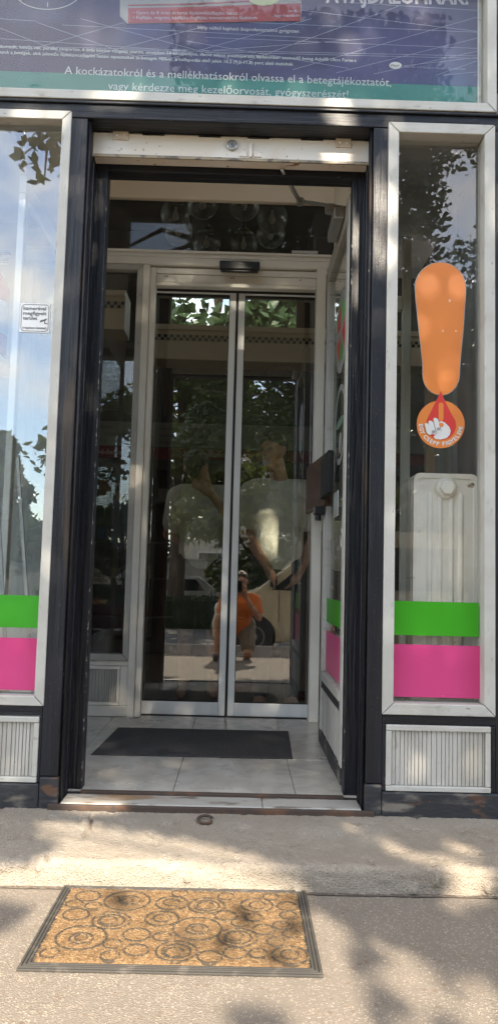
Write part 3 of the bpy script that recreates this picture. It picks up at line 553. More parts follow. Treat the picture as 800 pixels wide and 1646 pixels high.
# ------------------------------------------------------------------ stickers on the display windows
def bandy(label, m, x0, x1, z0_, z1_, Y):
    tag(MB().box(x0, x1, Y-.0014, Y-.0004, z0_, z1_).build('vinyl_band', m, None, ((x0+x1)/2, Y, z0_)), label, 'vinyl band')
bandy('green vinyl band on the right display window', green, .592, .9245, .762, .892, 2.974); bandy('pink vinyl band at the foot of the right display window', pink, .592, .930, .529, .727, 2.974)
bandy('green vinyl band on the left display window', green, -1.55, -.753, .754, .876, 2.966); bandy('pink vinyl band at the foot of the left display window', pink, -1.55, -.753, .520, .715, 2.966)
YG = 2.973
ex = thing('exclamation_sticker', 'tall orange exclamation mark sticker on the right display window', 'sticker', at(706, 640, YG))
T, Bt = at(707, 422, YG), at(707, 634, YG)
def px2(x, y): return at(x, y, YG)
top = [(707+40*math.cos(t), 462-40*math.sin(t)) for t in np.linspace(0, math.pi, 24)]
pts = top+[(668, 480), (673, 530), (679, 585)]+[(708-29*math.cos(t), 602+33*math.sin(t)) for t in np.linspace(0, math.pi, 16)]+[(738, 585), (743, 530), (746.5, 480)]
polypx('mark_body', pts, orange, ex, YG, .001); polypx('mark_edge', [((x-707)*1.035+707, (y-528)*1.008+528) for x, y in pts], lgrey, ex, YG, .0003, .0004)
dr = thing('drop_sticker', 'round orange sticker with red drop and white fist below the exclamation mark', 'sticker', at(706, 721, YG))
cx, cy = 707.5, 682
polypx('sticker_disc', [(cx+38.5*math.cos(t), cy+38.5*math.sin(t)) for t in np.linspace(0, 2*math.pi, 48)[:-1]], orange, dr, YG, .0012)
dp = [(707.5, 628.5)]+[(715, 646), (724, 664), (731, 676)]+[(708+24*math.cos(t), 684+23*math.sin(t)) for t in np.linspace(-.3, math.pi+.3, 20)]+[(685, 676), (692, 661), (700, 645)]
polypx('red_drop', dp, red, dr, YG, .0024)
polypx('orange_stroke', [(708+4*math.cos(t), 651-4*math.sin(t)) for t in np.linspace(0, math.pi, 8)]+[(704+.2, 673), (706, 677), (710, 677), (712, 673)], orange, dr, YG, .0032)
polypx('fist_palm', [(684, 682), (690, 680), (700, 679), (709, 677), (714, 679), (721, 686), (723.5, 692), (722, 699), (717, 704), (708, 706.5), (699, 705.5), (696, 702), (702, 696), (690, 699), (686, 693)], whitep, dr, YG, .0032)
for fx, fy, fl_ in ((686, 684, 11), (692, 680, 15), (700, 675.5, 17)):
    a = math.radians(-14); pts = [(4*math.cos(t), -4*math.sin(t)) for t in np.linspace(0, math.pi, 8)]+[(4*math.cos(t), fl_-4*math.sin(t)) for t in np.linspace(math.pi, 2*math.pi, 8)]
    polypx('fist_finger', [(fx+x*math.cos(a)-y*math.sin(a), fy+x*math.sin(a)*-1+y*math.cos(a)) for x, y in pts], whitep, dr, YG, .0042); polypx('finger_edge', [(fx+x*1.16*math.cos(a)-y*math.sin(a), fy+y*math.cos(a)) for x, y in pts], lgrey, dr, YG, .0037)
polypx('orange_dot', [(708.5+3.6*math.cos(t), 683+3.6*math.sin(t)) for t in np.linspace(0, 2*math.pi, 16)[:-1]], orange, dr, YG, .0048)
for fx, fy in ((696, 694), (704, 689.5)): polypx('fingernail', [(fx+3*math.cos(t), fy+2.8*math.sin(t)) for t in np.linspace(0, 2*math.pi, 14)[:-1]], lgrey, dr, YG, .0052)
cw = at(cx, cy, YG); s_ = YG/FPX; body = 'EGY CSEPP FIGYELEM!'
for i, ch in enumerate(body):
    if ch == ' ': continue
    wts = [.62 if c_ in 'I! ' else 1.0 for c_ in body]; pos = (sum(wts[:i])+wts[i]/2)/sum(wts)
    a = math.radians(182+ (358-182)*pos)-math.radians(2); R_ = 36.0*s_
    rd = Vector((math.cos(a), 0, math.sin(a))); u = Vector((-rd.z, 0, rd.x)); o = cw+rd*R_
    text('letter', ch, o, u, -rd, None, 6.4*s_, whitep, dr, lift=(0, -.0024, 0), bold=.03, center=True)
cs = thing('camera_notice', 'small white camera surveillance notice on the left display window', 'notice', at(58, 535, 2.966))
A, B = at(34, 487, 2.964), at(82, 534, 2.964)
u = (at(82, 488.5, 2.964)-A).normalized(); v = Vector((-u.z, 0, u.x)); wd, ht = .117, .117
def cq(x, y): return A+u*(x*wd)-v*((1-y)*ht)
MB().slab([cq(0, 0), cq(1, 0), cq(1, 1), cq(0, 1)], (0, .0008, 0)).build('notice_sheet', PM('notice_white', (.80, .80, .78), .5), cs)
def outline(name, m, par, r0, r1, lift):
    mb = MB(); P0, P1 = [], []
    for cxx, cyy, a0 in ((1-.16, 1-.16, 0), (.16, 1-.16, 90), (.16, .16, 180), (1-.16, .16, 270)):
        for k in range(5): a = math.radians(a0+k*22.5); P0.append(cq(cxx+r0*math.cos(a), cyy+r0*math.sin(a))+Vector((0, -lift, 0))); P1.append(cq(cxx+r1*math.cos(a), cyy+r1*math.sin(a))+Vector((0, -lift, 0)))
    n = len(P0); mb.add(P0+P1, [(i, (i+1) % n, (i+1) % n+n, i+n) for i in range(n)]); return mb.build(name, m, par)
outline('notice_border', greyp, cs, .105, .125, .0006)
for tx, y_, w_, h_ in (('kamerával', .77, .76, .017), ('megfigyelt', .60, .78, .017), ('terület', .43, .48, .017), ('(rögzített felvétel)', .12, .80, .010)): text('lettering', tx, cq(.10, y_), u, v, w_*wd, h_*.82, greyp, cs, lift=(0, -.0008, 0), bold=.02)
ic = MB(); 
for q in ([(.66, .34), (.88, .42), (.91, .49), (.69, .42)], [(.82, .40), (.85, .40), (.85, .31), (.82, .31)], [(.82, .33), (.93, .33), (.93, .30), (.82, .30)]): ic.add([cq(*p)+Vector((0, -.0008, 0)) for p in q], [(0, 1, 2, 3)])
ic.build('camera_icon', greyp, cs)

# ------------------------------------------------------------------ display alcoves
al = thing('window_bay', 'grey boarded lining of the right display window bay', 'display bay', (.75, 3.3, .4))
bx('board', greyboard, al, 1.012, 1.04, 3.03, 4.0, .40, 3.0, 0); bx('strip', greyboard, al, .985, 1.011, 3.04, 3.10, .40, 2.95, .003); bx('bay_floor', wallw, al, .56, 1.04, 3.03, 4.6, .36, .44, 0); bx('bay_ceiling', greyboard, al, .56, 1.04, 3.03, 4.6, 2.83, 2.87, 0)
bx('corner_strip', greyboard, al, .965, .99, 3.50, 3.53, .44, 2.82, .003)
for x0_, x1_, z0_, z1_ in ((.84, .885, .44, 2.83), (1.04, 1.10, .44, 2.83), (.60, .838, 2.42, 2.50)): bx('inner_window_frame', cream, al, x0_, x1_, 4.02, 4.06, z0_, z1_, .004)
paleboard = PM('pale_board', (.70, .69, .66), .6)
la = thing('window_bay', 'pale boarded lining of the left display window bay', 'display bay', (-1.3, 3.3, .4))
bx('bay_floor', paleboard, la, -1.62, -1.01, 3.04, 4.4, .36, .44, 0); bx('bay_ceiling', paleboard, la, -1.62, -1.01, 3.04, 4.4, 2.83, 2.87, 0); bx('board', paleboard, la, -1.62, -1.01, 4.0, 4.03, .44, 2.83, 0); bx('shelf', paleboard, la, -1.62, -1.005, 3.06, 3.4, 1.83, 1.855, .003)
fx = thing('fire_extinguisher', 'red fire extinguisher on a shelf behind the left display glass', 'fire extinguisher', (-1.09, 3.22, 1.856))
MB().lathe([(.06, 0), (.072, .012), (.073, .30), (.06, .35), (.03, .385), (.022, .40), (.022, .43)], (-1.09, 3.22, 1.857), 'Z', 28).build('cylinder_body', extred, fx, smooth=True)
MB().lathe([(.0745, .11), (.0745, .25)], (-1.09, 3.22, 1.857), 'Z', 28).build('paper_label', whitep, fx, smooth=True); MB().box(-1.13, -1.03, 3.205, 3.235, 2.29, 2.305).box(-1.12, -1.02, 3.207, 3.233, 2.325, 2.338).box(-1.11, -1.07, 3.20, 3.24, 2.285, 2.33).build('valve_handle', black, fx, bevel=.003)
for n_, (xa, xb, za, lb) in enumerate(((-.905, -.79, 1.42, 'pale thin profile strip leaning inside the left display window'), (-.985, -.89, 1.35, 'second pale profile strip leaning further left in the window bay'))):
    o = MB().slab([(xa, 3.06, za), (xa+.012, 3.06, za), (xb+.012, 3.06, .43), (xb, 3.06, .43)][::-1], (0, .012, 0)).build('profile_strip', wallw, None, (xb, 3.06, .43)); tag(o, lb, 'strip')
# radiator seen end on
RA = thing('radiator', 'cream cast iron column radiator standing end-on behind the right display glass', 'radiator', (.845, 3.3, .45))
def rrect(x0, x1, z0, z1, r, n=6):
    out = []
    for cx_, cz_, a0 in ((x1-r, z1-r, 0), (x0+r, z1-r, 90), (x0+r, z0+r, 180), (x1-r, z0+r, 270)):
        for k in range(n+1): a = math.radians(a0+90*k/n); out.append((cx_+r*math.cos(a), cz_+r*math.sin(a)))
    return out
def radsec():
    mb = MB(); o_ = rrect(-.136, .136, 0, .97, .028); i_ = rrect(-.118, .118, .02, .95, .02)
    n = len(o_)
    rings = [[(x*.97, -.004, z) for x, z in o_], [(x, -.016, z) for x, z in o_], [(x*.99, -.024, z) for x, z in o_], [(x, -.024, z) for x, z in i_], [(x*.985, -.018, z) for x, z in i_]]
    b = [p for r in rings for p in r]; f = []
    for k in range(4):
        for i in range(n): f.append((k*n+i, k*n+(i+1) % n, (k+1)*n+(i+1) % n, (k+1)*n+i))
    f.append(tuple(range(4*n, 5*n))); f.append(tuple(range(n-1, -1, -1))); mb.add(b, f)
    return mb.mesh('section_plate', iron)
me = radsec(); rib = MB().tube([(0, 0, .06), (0, 0, .075), (0, 0, .845), (0, 0, .86)], [.004, .013, .013, .004], 10).mesh('flute', iron, smooth=True)
for k in range(3):
    sct = inst('radiator_section', me, (.822, 3.095+k*.055, .450), RA, (.965, 1, .985))
    if k == 0:
        for dx in (-.068, -.025, .025, .066): inst('flute', rib, (.822+dx*.97, 3.082, .485), sct)
hp = (.822, 3.078, 1.345)
MB().lathe([(.044, 0), (.044, -.012), (.036, -.02)], hp, 'Y', 28).build('plug_collar', iron, RA, bevel=.002); MB().lathe([(.030, -.018), (.030, -.034), (.026, -.037)], hp, 'Y', 6).build('hex_plug', iron, RA)

# ------------------------------------------------------------------ mats
MT = thing('door_mat', 'coir doormat with swirling ring pattern and grey rubber border on the pavement', 'doormat', (-.14, 2.22, 0))
mc = [atz(*p, .006) for p in ((23, 1558), (514, 1568), (494, 1434), (107, 1425))]
ax = ((mc[1]-mc[0])+(mc[2]-mc[3])).normalized(); ay = Vector((-ax.y, ax.x, 0)); ce = sum(mc, Vector())/4; MW, MH = .746, .502
def mp_(a, b, z): return ce+ax*a+ay*b+Vector((0, 0, z-.006))
mb = MB(); mb.slab([mp_(-MW/2, -MH/2, .001), mp_(-MW/2, MH/2, .001), mp_(MW/2, MH/2, .001), mp_(MW/2, -MH/2, .001)][::-1], (0, 0, .006)); mb.build('rubber_base', rubber, MT, bevel=.002)
for k, ins in enumerate((.003, .012, .021)):
    r = MB(); w_ = .0062; a, b_ = MW/2-ins, MH/2-ins
    for q in ((-a, a, -b_, -b_+w_), (-a, a, b_-w_, b_), (-a, -a+w_, -b_+w_, b_-w_), (a-w_, a, -b_+w_, b_-w_)):
        r.slab([mp_(q[0], q[2], .007), mp_(q[1], q[2], .007), mp_(q[1], q[3], .007), mp_(q[0], q[3], .007)], (0, 0, .0045))
    for i in range(0, len(r.f)): pass
    r.build('border_ridge', rubber, MT, bevel=.0015)
cA, cB = MW/2-.033, MH/2-.033; nx, ny = 130, 80; vs = []; fs = []
for i in range(nx+1):
    for j in range(ny+1):
        a, b_ = -cA+2*cA*i/nx, -cB+2*cB*j/ny; e = 0 if i in (0, nx) or j in (0, ny) else 1
        ed = .006*noise.noise(Vector((a*60, b_*60, 1))) if not e else 0
        vs.append(mp_(a+ed, b_+ed, .0075+e*(.006+.0022*noise.noise(Vector((a*120, b_*120, 0)))+.0015*noise.noise(Vector((a*300, b_*300, 4))))))
for i in range(nx):
    for j in range(ny): k = i*(ny+1)+j; fs.append((k, k+ny+1, k+ny+2, k+1))
MB().add(vs, fs).build('coir_pile', coir, MT)
fb = MB()
for k in range(19000):
    a, b_ = random.uniform(-cA, cA), random.uniform(-cB, cB); t = random.uniform(0, math.pi); l = random.uniform(.005, .013); z = .0135+random.uniform(-.001, .0025)
    d = Vector((math.cos(t), math.sin(t), random.uniform(-.25, .25)))*l/2; n_ = Vector((-math.sin(t), math.cos(t), 0))*.00055; p = mp_(a, b_, z)
    fb.add([p-d-n_, p-n_*.8+Vector((0, 0, .001)), p+d, p-d+n_], [(0, 1, 2, 3)])
o = fb.build('coir_fibre', fibre, MT); o['kind'] = 'stuff'
def ringmesh(rr_, w_):
    mb = MB(); n = 36; P = []
    for r_, z in ((rr_-w_, 0), (rr_-w_*.7, .006), (rr_+w_*.7, .006), (rr_+w_, 0)):
        P += [(r_*math.cos(2*math.pi*i/n), r_*math.sin(2*math.pi*i/n), z) for i in range(n)]
    mb.add(P, [(k*n+i, k*n+(i+1) % n, (k+1)*n+(i+1) % n, (k+1)*n+i) for k in range(3) for i in range(n)]); return mb.mesh('rubber_ring', matring)
rm = {r: ringmesh(r, .0034 if r < .03 else .0040) for r in (.016, .024, .030, .036, .046, .052, .066)}
placed = []; tries = 0; rs = random.Random(11)
while tries < 4000 and len(placed) < 36:
    tries += 1; R_ = rs.choice((.066, .052, .046, .046)) if len(placed) < 11 else rs.choice((.030, .024, .036)); a, b_ = rs.uniform(-cA+R_*.9, cA-R_*.9), rs.uniform(-cB+R_*.9, cB-R_*.9)
    if any(math.hypot(a-p, b_-q) < (R_+r_)*.97+.004 for p, q, r_ in placed): continue
    placed.append((a, b_, R_))
for a, b_, R_ in placed:
    inst('rubber_ring', rm[R_], mp_(a, b_, .0100), MT)
    if R_ >= .046: inst('rubber_ring', rm[.024 if R_ < .06 else .030], mp_(a+rs.uniform(-.012, .012), b_+rs.uniform(-.006, .006), .0100), MT)
    if R_ >= .052: inst('rubber_ring', rm[.016] if R_ > .06 else rm[.036], mp_(a, b_, .0098), MT)
# grey mat in the lobby
q = [atz(*p, FZ) for p in ((147, 1214), (470, 1221), (463, 1177), (190, 1171))]
GM = thing('entrance_mat', 'plain charcoal carpet mat on the marble lobby floor', 'mat', (-.19, 3.95, FZ))
MB().slab([p+Vector((0, 0, .001)) for p in q], (0, 0, .006)).build('carpet_pad', matgrey, GM, bevel=.002)
ed = MB(); a, b_ = q[0], q[1]
for i in range(44): p = a.lerp(b_, (i+.3)/44.5); p2 = a.lerp(b_, (i+.75)/44.5); ed.add([p+Vector((0, -.004, .002)), p2+Vector((0, -.004, .002)), p2+Vector((0, .006, .0085)), p+Vector((0, .006, .0085))], [(0, 1, 2, 3)])
ed.build('stitched_edge', rubber, GM)

# ------------------------------------------------------------------ shop interior
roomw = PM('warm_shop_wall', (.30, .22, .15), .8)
SH = thing('shop_room', 'dim shop room with shelves seen through the glass doors', 'room', (0, 7, FZ))
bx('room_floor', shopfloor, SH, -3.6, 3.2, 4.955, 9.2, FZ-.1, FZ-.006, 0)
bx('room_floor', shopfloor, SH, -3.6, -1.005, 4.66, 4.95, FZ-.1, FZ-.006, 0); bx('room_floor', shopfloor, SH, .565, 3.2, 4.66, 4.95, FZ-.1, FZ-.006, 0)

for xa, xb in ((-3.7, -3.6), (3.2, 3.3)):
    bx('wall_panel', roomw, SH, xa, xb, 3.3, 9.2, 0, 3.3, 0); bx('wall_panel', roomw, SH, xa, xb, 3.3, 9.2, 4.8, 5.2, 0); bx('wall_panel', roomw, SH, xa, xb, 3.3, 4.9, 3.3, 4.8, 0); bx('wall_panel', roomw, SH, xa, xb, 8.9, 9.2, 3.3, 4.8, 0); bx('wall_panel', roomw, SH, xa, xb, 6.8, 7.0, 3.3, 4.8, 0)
    for ya, yb in ((4.9, 6.8), (7.0, 8.9)): MB().box((xa+xb)/2, (xa+xb)/2+.004, ya, yb, 3.3, 4.8).build('added_window_pane', g_plain, SH)  # unseen side windows added to brighten the shop room
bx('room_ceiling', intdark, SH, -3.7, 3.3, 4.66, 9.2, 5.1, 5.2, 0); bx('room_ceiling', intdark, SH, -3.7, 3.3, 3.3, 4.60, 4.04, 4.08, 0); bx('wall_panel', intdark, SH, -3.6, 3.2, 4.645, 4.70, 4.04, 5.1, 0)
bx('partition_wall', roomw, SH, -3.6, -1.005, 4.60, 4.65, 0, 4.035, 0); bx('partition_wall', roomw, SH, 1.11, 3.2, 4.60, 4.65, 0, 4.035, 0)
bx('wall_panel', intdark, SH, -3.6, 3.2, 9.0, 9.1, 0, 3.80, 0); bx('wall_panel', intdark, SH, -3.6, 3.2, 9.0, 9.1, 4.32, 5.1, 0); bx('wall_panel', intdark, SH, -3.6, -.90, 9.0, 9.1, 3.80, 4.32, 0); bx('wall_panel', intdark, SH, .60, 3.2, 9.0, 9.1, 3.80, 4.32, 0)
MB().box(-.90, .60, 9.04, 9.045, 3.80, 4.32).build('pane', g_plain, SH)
BK = thing('tiled_bulkhead', 'cream bulkhead with black and cream chequered tile strip inside the shop', 'bulkhead', (-.2, 7.2, 3.0))
def bulk(x0, x1, y):
    bx('bulkhead_face', creamwall, BK, x0, x1, y, y+.3, 3.02, 3.36, 0); bx('bulkhead_lip', creamwall, BK, x0, x1, y-.03, y-.001, 3.30, 3.33, .004)
    B1, B2 = MB(), MB(); n = int((x1-x0)/.030); h = .030
    for i in range(n):
        for j in range(2): (B1 if (i+j) % 2 else B2).box(x0+i*.03+.001, x0+(i+1)*.03-.001, y-.006, y-.001, 3.20+j*h+.001, 3.20+(j+1)*h-.001)
    for b_, m in ((B1, checkb), (B2, checkw)): o = b_.build('chequer_tiles', m, BK); o['kind'] = 'stuff'
bulk(-1.02, 2.0, 7.2); bulk(-3.4, -1.025, 6.35)
# shelves with sign fascia
SF = thing('wall_shelving', 'dark pharmacy wall shelving with grey sign fascia and red strip', 'shelving', (-.2, 8.2, FZ))
ys = 8.0
bx('shelf_back', shelfm, SF, -3.0, 2.4, ys+.35, ys+.38, FZ, 2.7, 0); bx('header_board', shelfm, SF, -3.0, 2.4, ys-.02, ys+.34, 2.56, 2.66, .003)
bx('sign_fascia', PM('grey_sign', (.22, .215, .20), .6), SF, -3.0, 2.4, ys-.03, ys-.005, 2.30, 2.555, .003); bx('red_fascia', PM('dark_red_strip', (.16, .012, .014), .5), SF, -3.0, 2.4, ys-.03, ys-.005, 2.17, 2.29, .003); bx('fascia', shelfm, SF, -3.0, 2.4, ys-.03, ys-.005, 2.06, 2.165, .003)
for z in (.5, .9, 1.3, 1.7): bx('shelf_board', shelfm, SF, -3.0, 2.4, ys, ys+.34, z, z+.022, .002)
for x in (-3.0, -2.1, -1.2, -.3, .6, 1.5, 2.38): bx('shelf_upright', shelfm, SF, x, x+.02, ys+.001, ys+.345, FZ, 2.05, .002)
def t8(tx, x, z, w_, h_, m): text('lettering', tx, (x, ys-.031, z), (1, 0, 0), (0, 0, 1), w_, h_, m, SF)
for i, tx in enumerate(('Gyomorégés · Puffadás', 'Hasmenés · Diabétesz', 'Émésztés · Diéta')): t8(tx, -.90, 2.475-i*.073, .62-.05*i, .042, greyp)
for i, tx in enumerate(('fájdalom', 'fogak · hámképzés', 'görcs')): t8(tx, -1.62, 2.475-i*.073, (.25, .44, .2)[i], .042, greyp)
t8('védelem', -1.52, 2.205, .30, .055, whitep); t8('Antibiotikumok', -.62, 2.205, .48, .055, whitep); t8('Láz és', .80, 2.46, .2, .05, greyp); t8('fejfájás', .80, 2.36, .25, .05, greyp); t8('Fájdalom', .86, 2.205, .3, .055, whitep)
bc = [PM('pack_%s' % n, c_, .5) for n, c_ in (('white', (.20, .20, .19)), ('blue', (.04, .07, .14)), ('rose', (.18, .06, .06)), ('green', (.05, .11, .07)), ('sand', (.18, .14, .09)))]
bms = [MB().box(-.045, .045, -.03, .03, 0, h).mesh('product_box', m) for m, h in zip(bc, (.16, .13, .20, .15, .11))]
for z in (.924, 1.324, 1.724):
    for x in np.arange(-1.75, 1.35, .155):
        if random.random() < .82 and min(abs((x+3.0+.01) % .9), .9-abs((x+3.0+.01) % .9)) > .07:
            i = random.randrange(5); o = inst('product_box', bms[i], (float(x), ys+.06, z), None, (random.uniform(.8, 1.1), 1, random.uniform(.8, 1.25)))
            tag(o, ('white', 'blue', 'rose', 'green', 'sand coloured')[i]+' product box on the %s of the dark wall shelving' % {.924: 'lower shelf', 1.324: 'middle shelf', 1.724: 'top shelf'}[z], 'box', 'product boxes on the wall shelves')
# cosmetics poster in the sidelight
cp = thing('face_poster', 'dark advertising card with a face and 50% lettering behind the sidelight', 'poster', (-1.05, 5.9, 1.1))
A, B = at(183, 745, 5.9), at(209, 820, 5.9)
bx('card', PM('slate_print', (.06, .08, .10), .5), cp, A.x, B.x, 5.9, 5.906, B.z-.3, A.z, 0)
text('lettering', '50%-os', (A.x+.008, 5.899, at(190, 781, 5.9).z), (1, 0, 0), (0, 0, 1), (B.x-A.x)*.8, .024, whitep, cp)
fc = at(194, 795, 5.895); MB().slab([(fc.x+.035*math.cos(t), 5.8985, fc.z+.05*math.sin(t)-.01) for t in np.linspace(0, 2*math.pi, 24)[:-1]], (0, .001, 0)).build('printed_face', PM('print_skin', (.30, .20, .16), .5), cp)
for d in (-.013, .013): MB().slab([(fc.x+d+.006*math.cos(t), 5.898, fc.z+.003*math.sin(t)) for t in np.linspace(0, 2*math.pi, 10)[:-1]], (0, .0004, 0)).build('printed_eye', blackmat, cp)
MB().slab([(fc.x+.010*math.cos(t), 5.898, fc.z-.034+.003*math.sin(t)) for t in np.linspace(0, 2*math.pi, 10)[:-1]], (0, .0004, 0)).build('printed_mouth', PM('print_lip', (.22, .06, .06), .5), cp)
CT = thing('shop_counter', 'red brown wooden counter inside the shop at the lower right', 'counter', (.6, 5.75, FZ))
bx('carcass', wood, CT, .36, 1.0, 5.42, 6.3, FZ-.005, 1.20, .006); bx('counter_top', wooddark, CT, .33, 1.03, 5.38, 6.34, 1.202, 1.24, .008)
for x in (.375, .69): bx('panel', wood, CT, x, x+.29, 5.405, 5.4195, .30, 1.12, .006)
bx('corner_post', wood, CT, .325, .358, 5.385, 5.42, FZ-.005, 1.20, .004)
# chandelier of glass globes
CHN = thing('globe_chandelier', 'ceiling lamp with a ring of eight clear glass globes inside the shop', 'chandelier', (-.23, 7.0, 4.3))
MB().tube([(-.23, 7.0, 4.62), (-.23, 7.0, 5.10)], .02, 10).build('stem', steel, CHN, smooth=True); MB().lathe([(.09, 0), (.10, .03), (.03, .06)], (-.23, 7.0, 4.58), 'Z', 20).build('hub', steel, CHN, smooth=True)
gme = MB().ball((0, 0, 0), .140, 28).mesh('globe', g_globe, smooth=True); bme = MB().lathe([(.012, .05), (.013, .02), (.028, -.03), (.030, -.045), (.018, -.07), (.004, -.074)], (0, 0, 0), 'Z', 14).mesh('bulb', PM('frosted_bulb', (.55, .52, .46), .4), smooth=True); cme = MB().lathe([(.05, .13), (.05, .142), (.03, .16), (.012, .165)], (0, 0, 0), 'Z', 18).mesh('cap', wooddark, smooth=True)
for k in range(8):
    a = math.radians(22.5+45*k); p = Vector((-.23+.48*math.cos(a), 7.0+.44*math.sin(a), 4.27))
    g = inst('globe', gme, p, CHN); inst('bulb', bme, p+Vector((0, 0, .02)), g); inst('cap', cme, p, g)
    MB().tube([(-.23, 7.0, 4.60), (-.23+.24*math.cos(a), 7.0+.24*math.sin(a), 4.66), (p.x, p.y, 4.58), (p.x, p.y, 4.43)], .006, 8).build('lamp_arm', black, CHN, smooth=True)

# ------------------------------------------------------------------ people
def caps_mesh(caps):
    mb = MB()
    for p0, p1, r0, r1 in caps:
        p0, p1 = Vector(p0), Vector(p1); d = p1-p0
        if d.length < 1e-4: mb.ball(p0, r0, 14); continue
        d.normalize(); pts = []; rad = []
        for k in range(5): a = math.pi/2*(1-k/4); pts.append(p0-d*r0*math.sin(a)); rad.append(max(r0*math.cos(a), 1e-4))
        for k in range(5): a = math.pi/2*k/4; pts.append(p1+d*r1*math.sin(a)); rad.append(max(r1*math.cos(a), 1e-4))
        mb.tube(pts, rad, 12)
    return mb
def blob(name, caps, m, par, vox=.01, sm=4):
    off = WL[par]; me = caps_mesh(caps).mesh(name, None, off); tmp = bpy.data.objects.new(name, me); COL.objects.link(tmp)
    r = tmp.modifiers.new('r', 'REMESH'); r.mode = 'VOXEL'; r.voxel_size = vox
    s = tmp.modifiers.new('s', 'SMOOTH'); s.iterations = sm; s.factor = .5
    bpy.context.view_layer.update(); m2 = bpy.data.meshes.new_from_object(tmp.evaluated_get(bpy.context.evaluated_depsgraph_get())); bpy.data.objects.remove(tmp)
    m2.materials.clear(); m2.materials.append(m); m2.polygons.foreach_set('use_smooth', [True]*len(m2.polygons))
    o = bpy.data.objects.new(name, m2); reg(o, par, off); return o
def hand(wrist, tip_dir, side, curl=.3):
    w0 = Vector(wrist); d = Vector(tip_dir).normalized(); s = Vector(side).normalized(); s = (s-d*s.dot(d)).normalized(); n = d.cross(s)
    c = [(w0, w0+d*.075, .028, .032), (w0+s*.012, w0+d*.08+s*.022, .02, .016), (w0-s*.012, w0+d*.08-s*.022, .02, .016)]
    for k, l in zip((-1.5, -.5, .5, 1.5), (.058, .075, .078, .066)):
        a = w0+d*.085+s*k*.019; b_ = a+d*l*.5+n*curl*.02; e = b_+(d*(1-curl)+n*curl).normalized()*l*.5; c += [(a, b_, .0095, .009), (b_, e, .009, .0075)]
    t0 = w0+d*.02+s*.03; t1 = t0+(d*.6+s*.7).normalized()*.04; c += [(t0, t1, .013, .011), (t1, t1+(d+s*.15).normalized()*.032, .0105, .009)]
    return c
def head(c, f):   # c centre, f facing
    c, f = Vector(c), Vector(f).normalized(); s = Vector((0, 0, 1)).cross(f).normalized(); u = f.cross(s)
    cp = [(c+u*.035-f*.015, c+u*.03-f*.015, .085, .085), (c+u*.02+f*.02, c-u*.06+f*.035, .072, .052), (c-u*.03, c-u*.09+f*.03, .06, .042), (c+u*.012+f*.086, c-u*.022+f*.108, .010, .014), (c-u*.055+f*.082-s*.02, c-u*.055+f*.082+s*.02, .011, .011),
          (c+u*.03+f*.08-s*.035, c+u*.03+f*.08+s*.035, .016, .016)]
    for k in (-1, 1): cp.append((c+s*k*.079+u*.015-f*.01, c+s*k*.084-u*.02-f*.008, .017, .011))
    return cp, (c, f, s, u)
def face_bits(par, fr, hair):
    c, f, s, u = fr
    for k in (-1, 1): MB().ball(c+u*.008+f*.082+s*k*.031, .011, 10).build('eye', greyp, par, smooth=True)
    blob('hair', [(c+u*.055-f*.025, c+u*.05-f*.03, .088, .088), (c-f*.05+u*.02, c-f*.06-u*.05, .07, .05)]+[(c+u*.075+f*.04+s*k*.03, c+u*.06+f*.01+s*k*.06, .04, .035) for k in (-1, 1)], hair, par, .008, 2)
# the crouching photographer, knee on the pavement
PH = thing('person', 'person in orange shirt and shorts kneeling on one knee with a phone', 'person', (0, -.4, 0))
hc, hf = head((.03, -.29, .965), (0, 1, 0))
hl = hand((-.062, -.10, .79), (.10, .5, .75), (1, .2, 0), .5); hr = hand((.075, -.10, .79), (-.10, .5, .75), (-1, .2, 0), .5)
body = hc+[((.02, -.36, .78), (.03, -.315, .90), .062, .056), ((.02, -.42, .46), (.02, -.40, .60), .15, .14), ((-.07, -.38, .66), (.11, -.38, .66), .12, .12), ((-.14, -.37, .745), (.18, -.37, .745), .07, .07),
     ((-.17, -.36, .74), (-.22, -.24, .52), .055, .042), ((-.22, -.24, .52), (-.062, -.10, .79), .042, .027), ((.21, -.36, .74), (.26, -.24, .52), .055, .042), ((.26, -.24, .52), (.075, -.10, .79), .042, .027),
     ((.11, -.44, .42), (.13, -.13, .085), .095, .062), ((.13, -.13, .075), (.13, -.50, .065), .058, .042), ((.13, -.50, .065), (.13, -.62, .04), .04, .035),
     ((-.08, -.44, .42), (-.23, -.06, .50), .095, .062), ((-.23, -.06, .50), (-.25, -.14, .10), .058, .040), ((-.25, -.15, .06), (-.26, .05, .03), .042, .03)]+hl+hr
blob('body', body, skin, PH, .008, 3); face_bits(PH, hf, hairm)
blob('shirt', [((.02, -.42, .44), (.02, -.40, .60), .168, .158), ((-.08, -.385, .66), (.12, -.385, .66), .138, .138), ((-.14, -.37, .745), (.18, -.37, .745), .085, .085), ((-.17, -.36, .74), (-.205, -.28, .60), .075, .07), ((.21, -.36, .74), (.245, -.28, .60), .075, .07)], orangecloth, PH, .012, 3)
blob('shorts', [((-.04, -.45, .40), (.08, -.45, .40), .155, .155), ((.11, -.44, .40), (.13, -.19, .16), .118, .095), ((-.08, -.44, .41), (-.205, -.13, .475), .118, .092)], shortsm, PH, .012, 3)
for X, Y_, z in ((.13, -.64, .05), (-.258, -.03, .045)): blob('shoe', [((X, Y_-.10, z), (X, Y_+.09, z-.008), .045, .038)], trousers, PH, .01, 2)
tag(MB().box(-.038, .038, -.031, -.022, .835, .985).build('phone', black, None, (0, -.03, .84), bevel=.006), 'black phone held upright by the kneeling person', 'phone')
